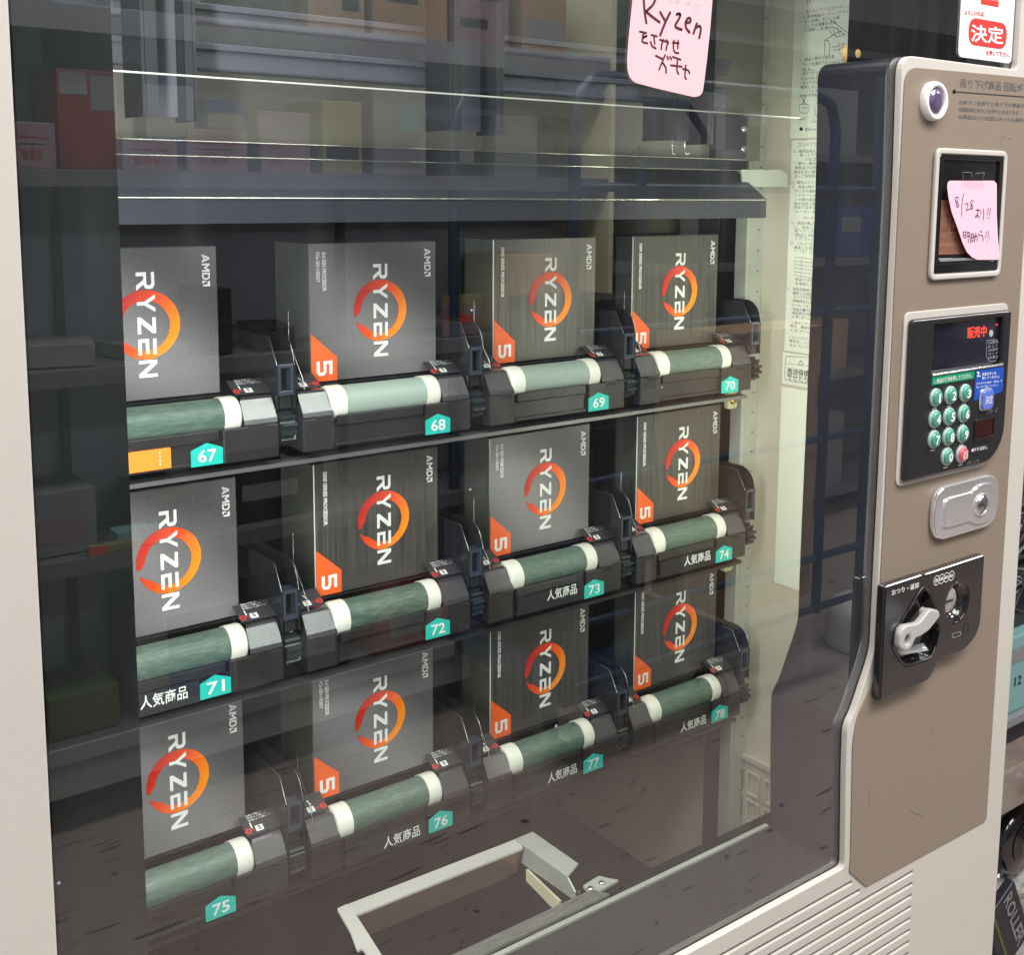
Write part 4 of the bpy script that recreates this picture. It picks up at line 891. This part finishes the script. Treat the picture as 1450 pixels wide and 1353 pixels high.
cs = B(); c3 = rad((752, 742)); cs.lathe([(.0125, .0005), (.0123, -.0018), (.0112, -.0026), (.001, -.0030)], (c3[0]+.002, -.0050, c3[1]), 'y', 'discsteel', 36)
cs.box(c3[0]-.0085, c3[0]+.0065, -.0086, -.0078, c3[1]-.0012, c3[1]+.0010, 'ink'); cs.build('coin_slot', cuo)
lv = B(); r0 = rad((482, 940)); r1 = rad((545, 850)); r2 = rad((615, 790)); r3 = rad((655, 815)); YL = -.0150
lv.plate(rounded([rad(p) for p in ((440, 905), (470, 862), (545, 850), (608, 770), (655, 780), (662, 810), (600, 890), (548, 925), (525, 930), (505, 985), (470, 1005), (436, 985))], .0045), [[(r0[0]+.0038*math.cos(a*math.pi/10), r0[1]+.0048*math.sin(a*math.pi/10)) for a in range(20)]], YL-.002, YL+.0045, 'grey', .0018)
lv.lathe([(.0045, .006), (.0045, -.001)], (r2[0]-.001, YL+.002, r2[1]-.002), 'y', 'grey', 18); lv.build('return_lever', cuo)
ct = B(); V2 = -.0107
def cxt(s, a, b_, c_, k, bold=0.): ct.textpx(s, *zm(1150, 660, 3.867, [a, b_, c_]), k, 'y', V2, bold, .0001)
cxt('おつり・返却', (436, 712), (584, 668), (436, 680), 'white', .01)
for i in range(4):
    p = rad((672+27*i, 625-8.5*i)); ring = [(p[0]+.0044*math.cos(a*math.pi/8), V2-.0002, p[1]+.0044*math.sin(a*math.pi/8)) for a in range(17)]
    ct.stroke(ring, .0007, (0, -1, 0), 'white'); ct.text(('500', '100', '50', '10')[i], (p[0]-.0024, V2, p[1]-.0017), (.0048, 0, 0), (0, 0, .0034), 'white', .03, .0001)
cxt('⊂⊃', (765, 945), (815, 930), (765, 920), 'greyw', .0); cxt('Ω', (828, 918), (865, 905), (828, 868), 'ink', .04); ct.build('printed_marks', cuo)
# sticker at the top right (on the glass)
st = B(); SX = lambda pts: XZ(zm(900, 0, 2.636, pts), .0062)
q = SX([(1208, 0), (1210, 210), (1400, 240), (1432, 0)])
sx0 = (q[0][0]+q[1][0])/2; sx1 = q[2][0]; sz0 = (q[1][1]+q[2][1])/2; 
stk = st.plate(rounded([(sx0, sz0), (sx1, sz0), (sx1, sz0+.10), (sx0, sz0+.10)], .006), [], .0056, .0066, 'whitep', .0002)
def sxt(s, a, b_, c_, k, bold=0.): st.textpx(s, *zm(900, 0, 2.636, [a, b_, c_]), k, 'y', .0054, bold, .0001)
qq = SX([(1240, 130), (1382, 140), (1382, 80)]); p = [(SX([(1240, 125)])[0][0], SX([(1310, 175)])[0][1]), (SX([(1382, 130)])[0][0], SX([(1310, 75)])[0][1])]
st.plate(rounded([p[0], (p[1][0], p[0][1]), p[1], (p[0][0], p[1][1])], .012, 10), [], .0052, .0057, 'red', .0001)
st.textpx('決定', *zm(900, 0, 2.636, [(1250, 155), (1372, 166), (1252, 88)]), 'white', 'y', .0051, .018, .0001)
sxt('よろしければ、', (1228, 54), (1304, 62), (1228, 36), 'red', .02); sxt('を押して下さい。', (1308, 206), (1396, 214), (1308, 186), 'red', .02)
for y in (14, -10): q = SX([(1286, y), (1352, y+4)]); st.box(q[0][0], q[1][0], .0053, .00555, q[0][1], q[0][1]+.0048, 'red')
tag(st.build('instruction_sticker'), 'white sticker with red rounded label 決定 stuck on the glass above the control panel', 'sticker')

# ---------------- handwritten notes
N1 = lambda pts: [at(870+a/9.664, b/9.664, 'y', .0060) for a, b in pts]
nb_ = B(); ol = N1([(262, -500), (245, 0), (200, 450), (172, 800), (176, 950), (200, 1050), (270, 1128), (600, 1215), (1100, 1330), (1180, 1300), (1208, 1240), (1260, 830), (1305, 400), (1332, 60), (1345, -150), (1350, -420)])
nb_.plate(rounded([(p.x, p.z) for p in ol], .003), [], .0056, .0060, 'pink')
NM = [[(385, -120), (395, 0), (405, 150), (430, 310)], [(390, -120), (500, -110), (560, -40), (545, 20), (510, 80), (430, 150)], [(430, 160), (520, 235), (610, 300)],
      [(620, 165), (690, 290)], [(755, 170), (690, 300), (620, 480)], [(845, 195), (880, 180), (900, 200), (870, 270), (815, 355), (860, 385), (912, 402)],
      [(965, 310), (1035, 305), (1035, 250), (1000, 240), (965, 300), (970, 380), (1020, 440)], [(1120, 320), (1075, 455)], [(1105, 380), (1160, 345), (1180, 390), (1155, 515)]]
for s_k in NM: nb_.stroke([p+Vector((0, -.0006, 0)) for p in N1(s_k)], .0020, (0, -1, 0), 'marker')
NS = [[(340, 430), (430, 450)], [(400, 440), (370, 510), (430, 490)], [(435, 490), (370, 530), (375, 575), (445, 590)], [(500, 475), (575, 495)], [(535, 490), (545, 600)], [(490, 570), (505, 630), (560, 660)],
      [(615, 540), (740, 580), (715, 600), (700, 680)], [(665, 540), (640, 600), (635, 670)], [(705, 545), (725, 565)], [(790, 580), (875, 590)], [(865, 555), (860, 660)], [(810, 550), (795, 650), (820, 720), (870, 725)],
      [(560, 760), (660, 810)], [(685, 750), (650, 840), (605, 950)], [(650, 850), (700, 920), (700, 990)], [(715, 770), (728, 808)], [(752, 775), (772, 812)],
      [(790, 775), (900, 815)], [(765, 890), (915, 910)], [(855, 830), (845, 960), (870, 1010)], [(930, 940), (1010, 960), (1020, 1000)], [(970, 890), (955, 1050), (975, 1080)]]
for s_k in NS: nb_.stroke([p+Vector((0, -.0006, 0)) for p in N1(s_k)], .0014, (0, -1, 0), 'marker')
for s_k in [[(755, -20), (755, 50)], [(830, 30), (890, 40), (850, 0)], [(960, 50), (1050, 30), (990, 75)], [(1080, 130), (1100, 60)], [(1130, 60), (1132, 90)], [(1180, 70), (1165, 85)], [(1125, 125), (1128, 130)], [(1145, 152), (1148, 156)]]: nb_.stroke([p+Vector((0, -.0005, 0)) for p in N1(s_k)], .0006, (0, -1, 0), 'faint')
tag(nb_.build('handwritten_note'), 'pink note with Ryzen in dark marker taped to the glass at the top', 'note')
N2 = lambda pts, Y=-.0075: [at(1310+a/7.958, 230+b/7.958, 'y', Y) for a, b in pts]
n2 = B(); ol = N2([(280, 205), (775, 205), (808, 240), (808, 600), (820, 850), (840, 1050), (826, 1097), (590, 1097), (530, 1070), (470, 1010), (420, 900), (370, 750), (300, 560), (265, 400), (250, 270), (258, 222)])
n2.plate(rounded([(p.x, p.z) for p in ol], .0015), [], -.0075, -.0072, 'pink2')
M['pink2'] = mat('pale_pink_paper', (.84, .52, .63), .55)
for s_k in [[(372, 392), (338, 388), (338, 430), (378, 475), (378, 500), (355, 500), (345, 465), (372, 410)], [(435, 345), (412, 450), (410, 605)], [(445, 470), (475, 455), (482, 490), (455, 540), (505, 522)], [(542, 428), (510, 435), (512, 475), (540, 505), (525, 530), (505, 505), (540, 450)],
           [(570, 532), (612, 540)], [(592, 522), (590, 600), (570, 622), (562, 600), (590, 590), (612, 622)], [(625, 540), (628, 575)], [(655, 520), (660, 580), (652, 650)], [(712, 508), (698, 590)], [(736, 515), (724, 592)], [(696, 620), (700, 626)], [(722, 617), (727, 621)],
           [(425, 785), (432, 850), (462, 846), (455, 775), (425, 785)], [(430, 820), (458, 812)], [(476, 775), (486, 905)], [(474, 780), (500, 790), (512, 912)], [(478, 830), (500, 830)], [(522, 800), (522, 888), (548, 884), (546, 808), (522, 800)], [(523, 845), (546, 842)],
           [(552, 832), (586, 822), (584, 892)], [(570, 790), (556, 895)], [(595, 800), (610, 825)], [(618, 770), (635, 785)], [(618, 825), (645, 815), (652, 885)], [(690, 775), (676, 852)], [(714, 775), (706, 850)], [(694, 882), (698, 888)], [(722, 858), (727, 862)]]:
    n2.stroke([p+Vector((0, -.00035, 0)) for p in N2(s_k)], .0007, (0, -1, 0), 'pen')
tag(n2.build('handwritten_note'), 'pale pink note reading 8/28 taped over the bill slot', 'note')
tp = B(); q = N2([(420, 105), (668, 112), (640, 300), (432, 290)], -.0079); x0_, x1_ = q[0].x, q[1].x; tp.box(x0_, x1_, -.0080, -.0078, q[3].z, q[0].z, 'film')
for s_k in ([(425, 108), (520, 112)], [(420, 110), (428, 195)], [(560, 125), (668, 112)], [(665, 115), (654, 180)], [(520, 120), (526, 170)]): tp.stroke([p+Vector((0, -.0003, 0)) for p in N2(s_k, -.0079)], .00025, (0, -1, 0), 'greyw')
tag(tp.build('tape'), 'short strip of clear tape holding the pink 8/28 note', 'tape')

# ================================================================== shop opposite, seen mirrored in the window
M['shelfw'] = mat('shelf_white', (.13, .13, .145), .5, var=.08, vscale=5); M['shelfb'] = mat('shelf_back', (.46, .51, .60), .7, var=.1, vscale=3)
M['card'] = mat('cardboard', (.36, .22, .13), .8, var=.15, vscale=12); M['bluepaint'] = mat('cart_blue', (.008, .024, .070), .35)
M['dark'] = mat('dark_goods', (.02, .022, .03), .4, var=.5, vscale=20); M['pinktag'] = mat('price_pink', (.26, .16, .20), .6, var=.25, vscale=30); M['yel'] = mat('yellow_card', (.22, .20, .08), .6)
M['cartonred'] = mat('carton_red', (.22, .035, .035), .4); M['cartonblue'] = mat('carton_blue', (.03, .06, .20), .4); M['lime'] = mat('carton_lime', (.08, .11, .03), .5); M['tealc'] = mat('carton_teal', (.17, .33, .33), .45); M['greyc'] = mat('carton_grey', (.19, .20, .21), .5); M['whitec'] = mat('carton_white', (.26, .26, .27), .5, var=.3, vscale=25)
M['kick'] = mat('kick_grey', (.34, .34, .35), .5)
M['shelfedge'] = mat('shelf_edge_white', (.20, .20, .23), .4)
SX0, SX1 = .10, 2.05
SF = thing('shop_shelf', (1.07, -1.92, 0), 'long grey shop shelving with four boards, facing the machine across the aisle', 'shelf')
for z in (.19, .573, .95, 1.334, 1.64):
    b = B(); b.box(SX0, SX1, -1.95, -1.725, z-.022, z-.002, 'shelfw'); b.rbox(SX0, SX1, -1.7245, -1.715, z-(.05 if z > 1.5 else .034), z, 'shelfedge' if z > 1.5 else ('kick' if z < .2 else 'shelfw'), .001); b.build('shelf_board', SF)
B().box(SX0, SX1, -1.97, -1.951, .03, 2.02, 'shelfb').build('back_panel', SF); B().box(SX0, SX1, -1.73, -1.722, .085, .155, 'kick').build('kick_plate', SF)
for x in (SX0-.02, .72, 1.38, SX1+.001): B().box(x, x+.016, -1.95, -1.712 if x < .2 or x > 2 else -1.93, .02, 2.0, 'yellowish' if x > 2 else 'shelfw').build('upright', SF)
def good(name, x, z, w, d, h, k, label, cat, y=-1.76, rot=0, deco=None, grp='goods on the shelves across the aisle'):
    d = min(d, .17) if y > -2 else d; c = Vector((x+w/2, y-d/2, z+.0005)); R = Matrix.Rotation(rot, 3, 'Z'); b = B(); b.rbox(-w/2, w/2, -d/2, d/2, 0, h, k, .002)
    if deco:
        for (u0, u1, v0, v1, kk) in deco: b.box(-w/2+u0*w, -w/2+u1*w, d/2+.0002, d/2+.0008, v0*h, v1*h, kk)
    b.v = [c+R@v for v in b.v]; return tag(b.build(name), label, cat, grp)
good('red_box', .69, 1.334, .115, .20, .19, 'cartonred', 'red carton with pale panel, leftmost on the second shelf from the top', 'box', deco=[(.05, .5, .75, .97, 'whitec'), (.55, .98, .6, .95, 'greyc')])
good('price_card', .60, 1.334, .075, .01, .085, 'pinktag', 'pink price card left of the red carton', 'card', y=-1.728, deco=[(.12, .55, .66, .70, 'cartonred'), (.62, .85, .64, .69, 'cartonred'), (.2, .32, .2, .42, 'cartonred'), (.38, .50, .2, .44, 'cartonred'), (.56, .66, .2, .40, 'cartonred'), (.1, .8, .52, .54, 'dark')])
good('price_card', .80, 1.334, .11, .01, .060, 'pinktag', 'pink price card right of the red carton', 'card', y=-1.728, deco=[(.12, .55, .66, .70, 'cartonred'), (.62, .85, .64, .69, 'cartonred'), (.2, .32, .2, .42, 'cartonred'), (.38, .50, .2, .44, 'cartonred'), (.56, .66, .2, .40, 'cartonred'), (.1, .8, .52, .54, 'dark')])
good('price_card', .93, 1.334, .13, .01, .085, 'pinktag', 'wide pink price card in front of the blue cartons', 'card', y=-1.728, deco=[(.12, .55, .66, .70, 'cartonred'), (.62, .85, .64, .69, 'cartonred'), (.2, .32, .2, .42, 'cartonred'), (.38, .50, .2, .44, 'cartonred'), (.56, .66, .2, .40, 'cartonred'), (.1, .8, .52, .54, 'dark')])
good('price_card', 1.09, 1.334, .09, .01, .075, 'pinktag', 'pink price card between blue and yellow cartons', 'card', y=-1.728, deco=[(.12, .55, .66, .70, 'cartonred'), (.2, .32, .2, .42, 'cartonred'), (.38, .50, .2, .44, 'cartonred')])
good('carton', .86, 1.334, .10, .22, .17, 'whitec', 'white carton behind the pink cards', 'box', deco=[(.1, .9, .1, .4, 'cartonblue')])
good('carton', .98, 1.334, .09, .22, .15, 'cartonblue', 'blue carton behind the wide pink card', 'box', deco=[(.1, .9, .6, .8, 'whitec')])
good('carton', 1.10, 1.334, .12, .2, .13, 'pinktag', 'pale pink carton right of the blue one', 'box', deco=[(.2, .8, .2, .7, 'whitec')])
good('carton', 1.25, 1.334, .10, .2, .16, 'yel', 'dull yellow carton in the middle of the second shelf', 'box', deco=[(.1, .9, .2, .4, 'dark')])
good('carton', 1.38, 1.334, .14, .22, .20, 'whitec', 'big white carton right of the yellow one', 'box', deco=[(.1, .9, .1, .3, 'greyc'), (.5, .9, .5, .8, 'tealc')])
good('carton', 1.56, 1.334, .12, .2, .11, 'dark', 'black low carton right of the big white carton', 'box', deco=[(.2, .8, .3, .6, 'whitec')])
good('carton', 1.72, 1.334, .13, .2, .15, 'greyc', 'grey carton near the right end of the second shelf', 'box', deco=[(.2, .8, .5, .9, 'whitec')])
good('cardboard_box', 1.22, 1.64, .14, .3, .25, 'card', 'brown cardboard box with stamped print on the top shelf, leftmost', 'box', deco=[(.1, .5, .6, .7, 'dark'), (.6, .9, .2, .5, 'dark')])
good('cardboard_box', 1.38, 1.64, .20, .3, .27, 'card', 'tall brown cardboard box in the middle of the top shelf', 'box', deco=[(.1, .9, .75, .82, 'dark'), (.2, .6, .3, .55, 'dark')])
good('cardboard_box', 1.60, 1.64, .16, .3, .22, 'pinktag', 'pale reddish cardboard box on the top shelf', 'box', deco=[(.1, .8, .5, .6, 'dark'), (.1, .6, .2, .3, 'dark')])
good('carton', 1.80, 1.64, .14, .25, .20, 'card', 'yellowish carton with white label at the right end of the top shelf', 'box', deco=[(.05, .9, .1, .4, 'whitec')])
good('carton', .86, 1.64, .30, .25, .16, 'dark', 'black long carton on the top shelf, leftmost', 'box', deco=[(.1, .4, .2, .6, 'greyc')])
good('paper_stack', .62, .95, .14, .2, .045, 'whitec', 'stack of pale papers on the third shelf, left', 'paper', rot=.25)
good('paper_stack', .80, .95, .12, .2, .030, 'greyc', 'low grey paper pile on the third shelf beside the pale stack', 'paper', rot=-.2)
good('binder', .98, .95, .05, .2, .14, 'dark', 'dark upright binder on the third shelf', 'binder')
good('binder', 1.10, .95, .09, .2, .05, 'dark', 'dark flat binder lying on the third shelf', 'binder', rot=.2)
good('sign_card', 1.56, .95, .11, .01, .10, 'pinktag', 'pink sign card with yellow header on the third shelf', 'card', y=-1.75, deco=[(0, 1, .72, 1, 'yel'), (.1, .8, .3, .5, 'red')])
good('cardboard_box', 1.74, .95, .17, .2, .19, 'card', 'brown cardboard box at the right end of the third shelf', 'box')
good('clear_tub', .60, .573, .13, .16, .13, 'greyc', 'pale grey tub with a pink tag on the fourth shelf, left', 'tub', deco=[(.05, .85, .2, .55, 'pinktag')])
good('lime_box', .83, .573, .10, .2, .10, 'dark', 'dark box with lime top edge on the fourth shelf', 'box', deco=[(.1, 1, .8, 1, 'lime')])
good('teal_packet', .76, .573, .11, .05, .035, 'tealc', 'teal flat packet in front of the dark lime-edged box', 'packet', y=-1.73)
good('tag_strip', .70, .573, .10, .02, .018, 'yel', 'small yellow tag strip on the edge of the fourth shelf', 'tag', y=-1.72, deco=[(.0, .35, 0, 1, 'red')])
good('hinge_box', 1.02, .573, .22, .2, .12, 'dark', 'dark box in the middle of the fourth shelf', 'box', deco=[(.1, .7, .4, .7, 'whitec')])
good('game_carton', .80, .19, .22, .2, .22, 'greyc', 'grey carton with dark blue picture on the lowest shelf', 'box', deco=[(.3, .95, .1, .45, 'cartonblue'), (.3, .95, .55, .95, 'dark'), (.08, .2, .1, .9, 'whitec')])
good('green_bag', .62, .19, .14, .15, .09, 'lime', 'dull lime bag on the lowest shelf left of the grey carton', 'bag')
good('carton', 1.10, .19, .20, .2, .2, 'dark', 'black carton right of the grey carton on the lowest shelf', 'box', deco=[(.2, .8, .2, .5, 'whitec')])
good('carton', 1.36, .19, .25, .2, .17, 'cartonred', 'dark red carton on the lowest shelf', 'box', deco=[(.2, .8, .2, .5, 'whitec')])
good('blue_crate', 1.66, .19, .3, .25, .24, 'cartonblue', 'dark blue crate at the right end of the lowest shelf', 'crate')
# blue roll cage cart
RC_ = thing('roll_cart', (2.15, -1.45, 0), 'blue tubular roll cart with cardboard standing in the aisle opposite the control panel', 'cart')
cy = -1.30
def tb_(pts, r=.014): return B().tube(pts, r, 'bluepaint', 10)
tb_([(1.59, cy, .2), (1.59, cy, 1.44), (1.60, cy, 1.50), (1.64, cy, 1.535), (1.70, cy, 1.54), (2.36, cy, 1.54), (2.42, cy, 1.52), (2.44, cy, 1.46), (2.44, cy, .2)]).build('front_frame_tube', RC_)
tb_([(1.59, cy-.45, .2), (1.59, cy-.45, 1.46), (1.62, cy-.45, 1.53), (1.70, cy-.45, 1.54), (2.36, cy-.45, 1.54), (2.44, cy-.45, 1.46), (2.44, cy-.45, .2)]).build('rear_frame_tube', RC_)
for x in (1.78, 2.62): tb_([(x, cy, .2), (x, cy, 1.40 if x < 2 else 1.60)], .012).build('upright_tube', RC_)
for z in (1.31, 1.0, .67, .35, .21): tb_([(1.59, cy, z), (2.62, cy, z)], .010).build('cross_tube', RC_)
B().rbox(1.57, 2.18, cy-.46, cy+.01, .17, .20, 'bluepaint', .004).build('deck_plate', RC_)
for x in (1.64, 2.10):
    for y in (cy-.40, cy-.05): B().lathe([(.03, -.015), (.055, -.012), (.055, .012), (.03, .015)], (x, y, .058), 'x', 'black', 20).box(x-.02, x+.02, y-.02, y+.02, .06, .17, 'steel').build('caster', RC_)
for i, (x, y, z, w, d, h, k, lb_) in enumerate(((2.20, cy-.10, .20, .34, .28, .75, 'card', 'tall brown cardboard sheet bundle standing in the blue cart'), (1.66, cy-.15, .20, .30, .26, .55, 'dark', 'black carton standing in the left half of the blue cart'), (1.70, cy-.16, .7505, .24, .22, .3, 'dark', 'smaller black carton on top of the black carton in the cart'))):
    b = B(); b.rbox(x, x+w, y-d, y, z, z+h, k, .003); tag(b.build('cardboard_box' if k == 'card' else 'carton'), lb_, 'box')
M['tubwhite'] = mat('tub_white', (.6, .6, .62), .4); c = rf(1212, 915, 'z', 0.0); b = B(); b.lathe([(.085, 0), (.095, .01), (.095, .10), (.085, .135), (.05, .15), (.01, .152)], (c.x+.01, c.y, 0), 'z', 'tubwhite', 36); b.box(c.x-.03, c.x+.02, c.y+.088, c.y+.0965, .085, .095, 'ink')
tag(b.build('white_tub'), 'round white lidded tub with a dark slot standing on the floor by the cart', 'tub')
# light shelving and cartons further right in the aisle (seen above and behind the cart)
S2 = thing('shop_shelf', (3.4, -2.4, 0), 'light grey shelf further right behind the blue cart', 'shelf')
for z in (.12, .6, 1.05, 1.45, 1.85): B().rbox(2.75, 5.2, -2.7, -2.30, z-.03, z, 'shelfw', .002).build('shelf_board', S2)
B().box(2.75, 5.2, -2.74, -2.705, .03, 2.05, 'shelfw').build('back_panel', S2)
lst = [(2.85, 1.45, .3, .22, 'whitec', 'white'), (3.25, 1.45, .25, .18, 'dark', 'black'), (3.6, 1.45, .3, .25, 'greyc', 'grey'), (2.9, 1.05, .35, .2, 'dark', 'black'), (3.35, 1.05, .3, .25, 'whitec', 'white'), (3.8, 1.05, .3, .2, 'cartonblue', 'blue'), (2.9, .6, .4, .25, 'dark', 'black'), (3.5, .6, .4, .2, 'card', 'brown'), (2.9, .12, .45, .3, 'dark', 'black'), (3.5, .12, .4, .3, 'greyc', 'grey')]
rows = {1.45: 'second board from the top', 1.05: 'third board from the top', .6: 'fourth board from the top', .12: 'lowest board'}
for x, z, w, h, k, cn in lst: good('carton', x, z, w, .3, h, k, '%s carton on the %s behind the cart, %s' % (cn, rows[z], 'leftmost' if x < 3.1 else 'right part' if x > 3.45 else 'middle'), 'box', y=-2.34, grp='cartons on the light shelf behind the cart', deco=[(.1, .5, .5, .8, 'greyc')])

# ================================================================== goods rack to the right of the machine
RY = .34
def RP(px, py, Y=RY): return at(px, py, 'y', Y)
RK = thing('goods_rack', (2.1, .60, 0), 'dark goods rack standing right of the vending machine', 'rack')
zb1_ = RP(1445, 1012).z; zb2_ = RP(1430, 1066).z
for z in (zb1_, .25, .92, 1.30): B().rbox(1.50, 2.9, RY+.0, RY+.42, z-.016, z, 'greyc' if z > .3 else 'shelfw', .002).build('rack_board', RK)
B().box(1.50, 2.9, RY+.42, RY+.44, .02, 1.8, 'dark').build('rack_back', RK)
for x in (1.51, 2.88): B().box(x, x+.02, RY+.39, RY+.41, 0, 1.8, 'black').build('rack_post', RK)
p = RP(1437, 905); b = B(); x0 = p.x-.025; b.rbox(x0, x0+.22, RY+.01, RY+.19, zb1_, p.z-.005, 'tealc', .003); b.box(x0+.02, x0+.09, RY+.009, RY+.0098, zb1_+.085, zb1_+.11, 'greyc'); b.text('12', (x0+.05, RY+.0095, zb1_+.045), (.022, 0, 0), (0, 0, .016), 'ink', .02)
tag(b.build('teal_box'), 'pale teal carton at the right edge beside the machine', 'box', 'goods on the rack right of the machine')
b = B(); z1_ = p.z+.001
b.rbox(x0+.0, x0+.26, RY+.03, RY+.20, zb1_+.13, zb1_+.16, 'dark', .004); b.v = b.v
for i in range(26):
    rr = random.Random(i); q0 = Vector((x0+.01+rr.random()*.15, RY+.02+rr.random()*.05, p.z+.01+rr.random()*.22)); pts = [q0+Vector((.05*math.sin(t*1.3+i), .012*math.cos(t+i), .03*math.sin(t*.9+2*i))) for t in range(7)]
    b.tube(pts, .0022, 'ink' if i % 4 else 'greyc', 5)
tag(b.build('cable_bundle'), 'tangled dark cables piled on the teal carton', 'cables')
# plastic-wrapped board and packages on the low board
b = B(); q = RP(1425, 1140); b.rbox(1.52, 1.85, RY-.03, RY+.20, zb2_-.075, zb2_-.004, 'greyb', .004); M['greyb'] = mat('taupe_wrap', (.26, .21, .18), .35, coat=.4, var=.3, vscale=14)
tag(b.build('wrapped_board'), 'taupe board wrapped in clear film below the teal carton', 'board', 'goods on the rack right of the machine')
b = B(); q = RP(1445, 1035); b.rbox(1.56, 1.80, RY+.02, RY+.18, zb2_-.001, zb1_-.018, 'dark', .002); b.box(1.60, 1.66, RY+.019, RY+.0195, zb2_+.004, zb1_-.026, 'whitec'); b.text('K', (1.605, RY+.0188, zb2_+.006), (.012, 0, 0), (0, 0, .016), 'ink', .03)
tag(b.build('black_case'), 'flat black case with white label under the teal carton', 'case', 'goods on the rack right of the machine')
c = RP(1436, 1192); b = B(); b.lathe([(.012, -.012), (.052, -.010), (.060, 0), (.052, .012), (.012, .014)], (c.x+.012, RY, c.z), 'y', 'gloss', 36); b.lathe([(.02, -.020), (.036, -.013)], (c.x+.012, RY, c.z), 'y', 'gloss', 28)
tag(b.build('headphone_pack'), 'round glossy black item packed in clear film, beside the machine edge', 'package', 'goods on the rack right of the machine')
import bmesh
def crumpled(name, c, s, k, seed, label, cat, amp=.22):
    bm = bmesh.new(); bmesh.ops.create_icosphere(bm, subdivisions=4, radius=1); from mathutils import noise
    b = B()
    for v in bm.verts:
        n_ = noise.noise(v.co*1.8+Vector((seed, 0, 0)))*amp+abs(noise.noise(v.co*4.5+Vector((0, seed, 0))))*amp*.9
        v.co = v.co*(1-n_); v.co = Vector((v.co.x*s[0]+c[0], v.co.y*s[1]+c[1], v.co.z*s[2]+c[2]))
    bm.verts.index_update(); b.add([v.co.copy() for v in bm.verts], [[v.index for v in f.verts] for f in bm.faces], k); bm.free()
    return tag(b.build(name), label, cat, 'goods on the rack right of the machine')
M['bag'] = mat('silver_bag', (.45, .45, .44), .22, coat=.8, var=.4, vscale=20); M['bagdark'] = mat('dark_film', (.05, .05, .055), .12, coat=1., var=.5, vscale=18)
c = RP(1442, 1255); crumpled('film_bag', (c.x+.02, RY+.03, c.z-.01), (.075, .04, .065), 'bag', 3.3, 'silvery crumpled film bag above the black packet', 'bag')
c = RP(1440, 1225); crumpled('film_bag', (c.x+.02, RY+.10, c.z+.07), (.085, .05, .07), 'bagdark', 8.1, 'dark crumpled film bag behind the round black item', 'bag')
c = RP(1447, 1345); crumpled('film_bag', (c.x+.03, RY+.04, c.z-.02), (.07, .05, .06), 'bag', 5.7, 'silvery crumpled film bag at the very bottom right', 'bag')
c = RP(1450, 690); crumpled('film_bag', (c.x+.03, RY+.06, c.z), (.06, .05, .07), 'bagdark', 12.4, 'dark glossy film bag piled above the cables, beside the lock', 'bag')
c = RP(1447, 1100); crumpled('film_bag', (c.x+.04, RY-.05, c.z-.005), (.07, .03, .035), 'bag', 15.2, 'clear crumpled film lying against the taupe wrapped board', 'bag', .3)
c = RP(1422, 1312, RY-.02); b = B(); b.rbox(-.065, .065, -.008, .008, -.045, .045, 'dark', .003); b.text('ROLLER', (-.060, -.0085, .005), (.115, 0, 0), (0, 0, .026), 'whitec', .03, .0003)
b.box(-.062, .062, -.0088, -.0083, -.028, -.022, 'lime'); R = Matrix.Rotation(math.radians(62), 3, 'Y'); b.v = [c+R@v for v in b.v]
tag(b.build('black_packet'), 'tilted black packet with pale letters OLLER at the bottom right', 'packet', 'goods on the rack right of the machine')
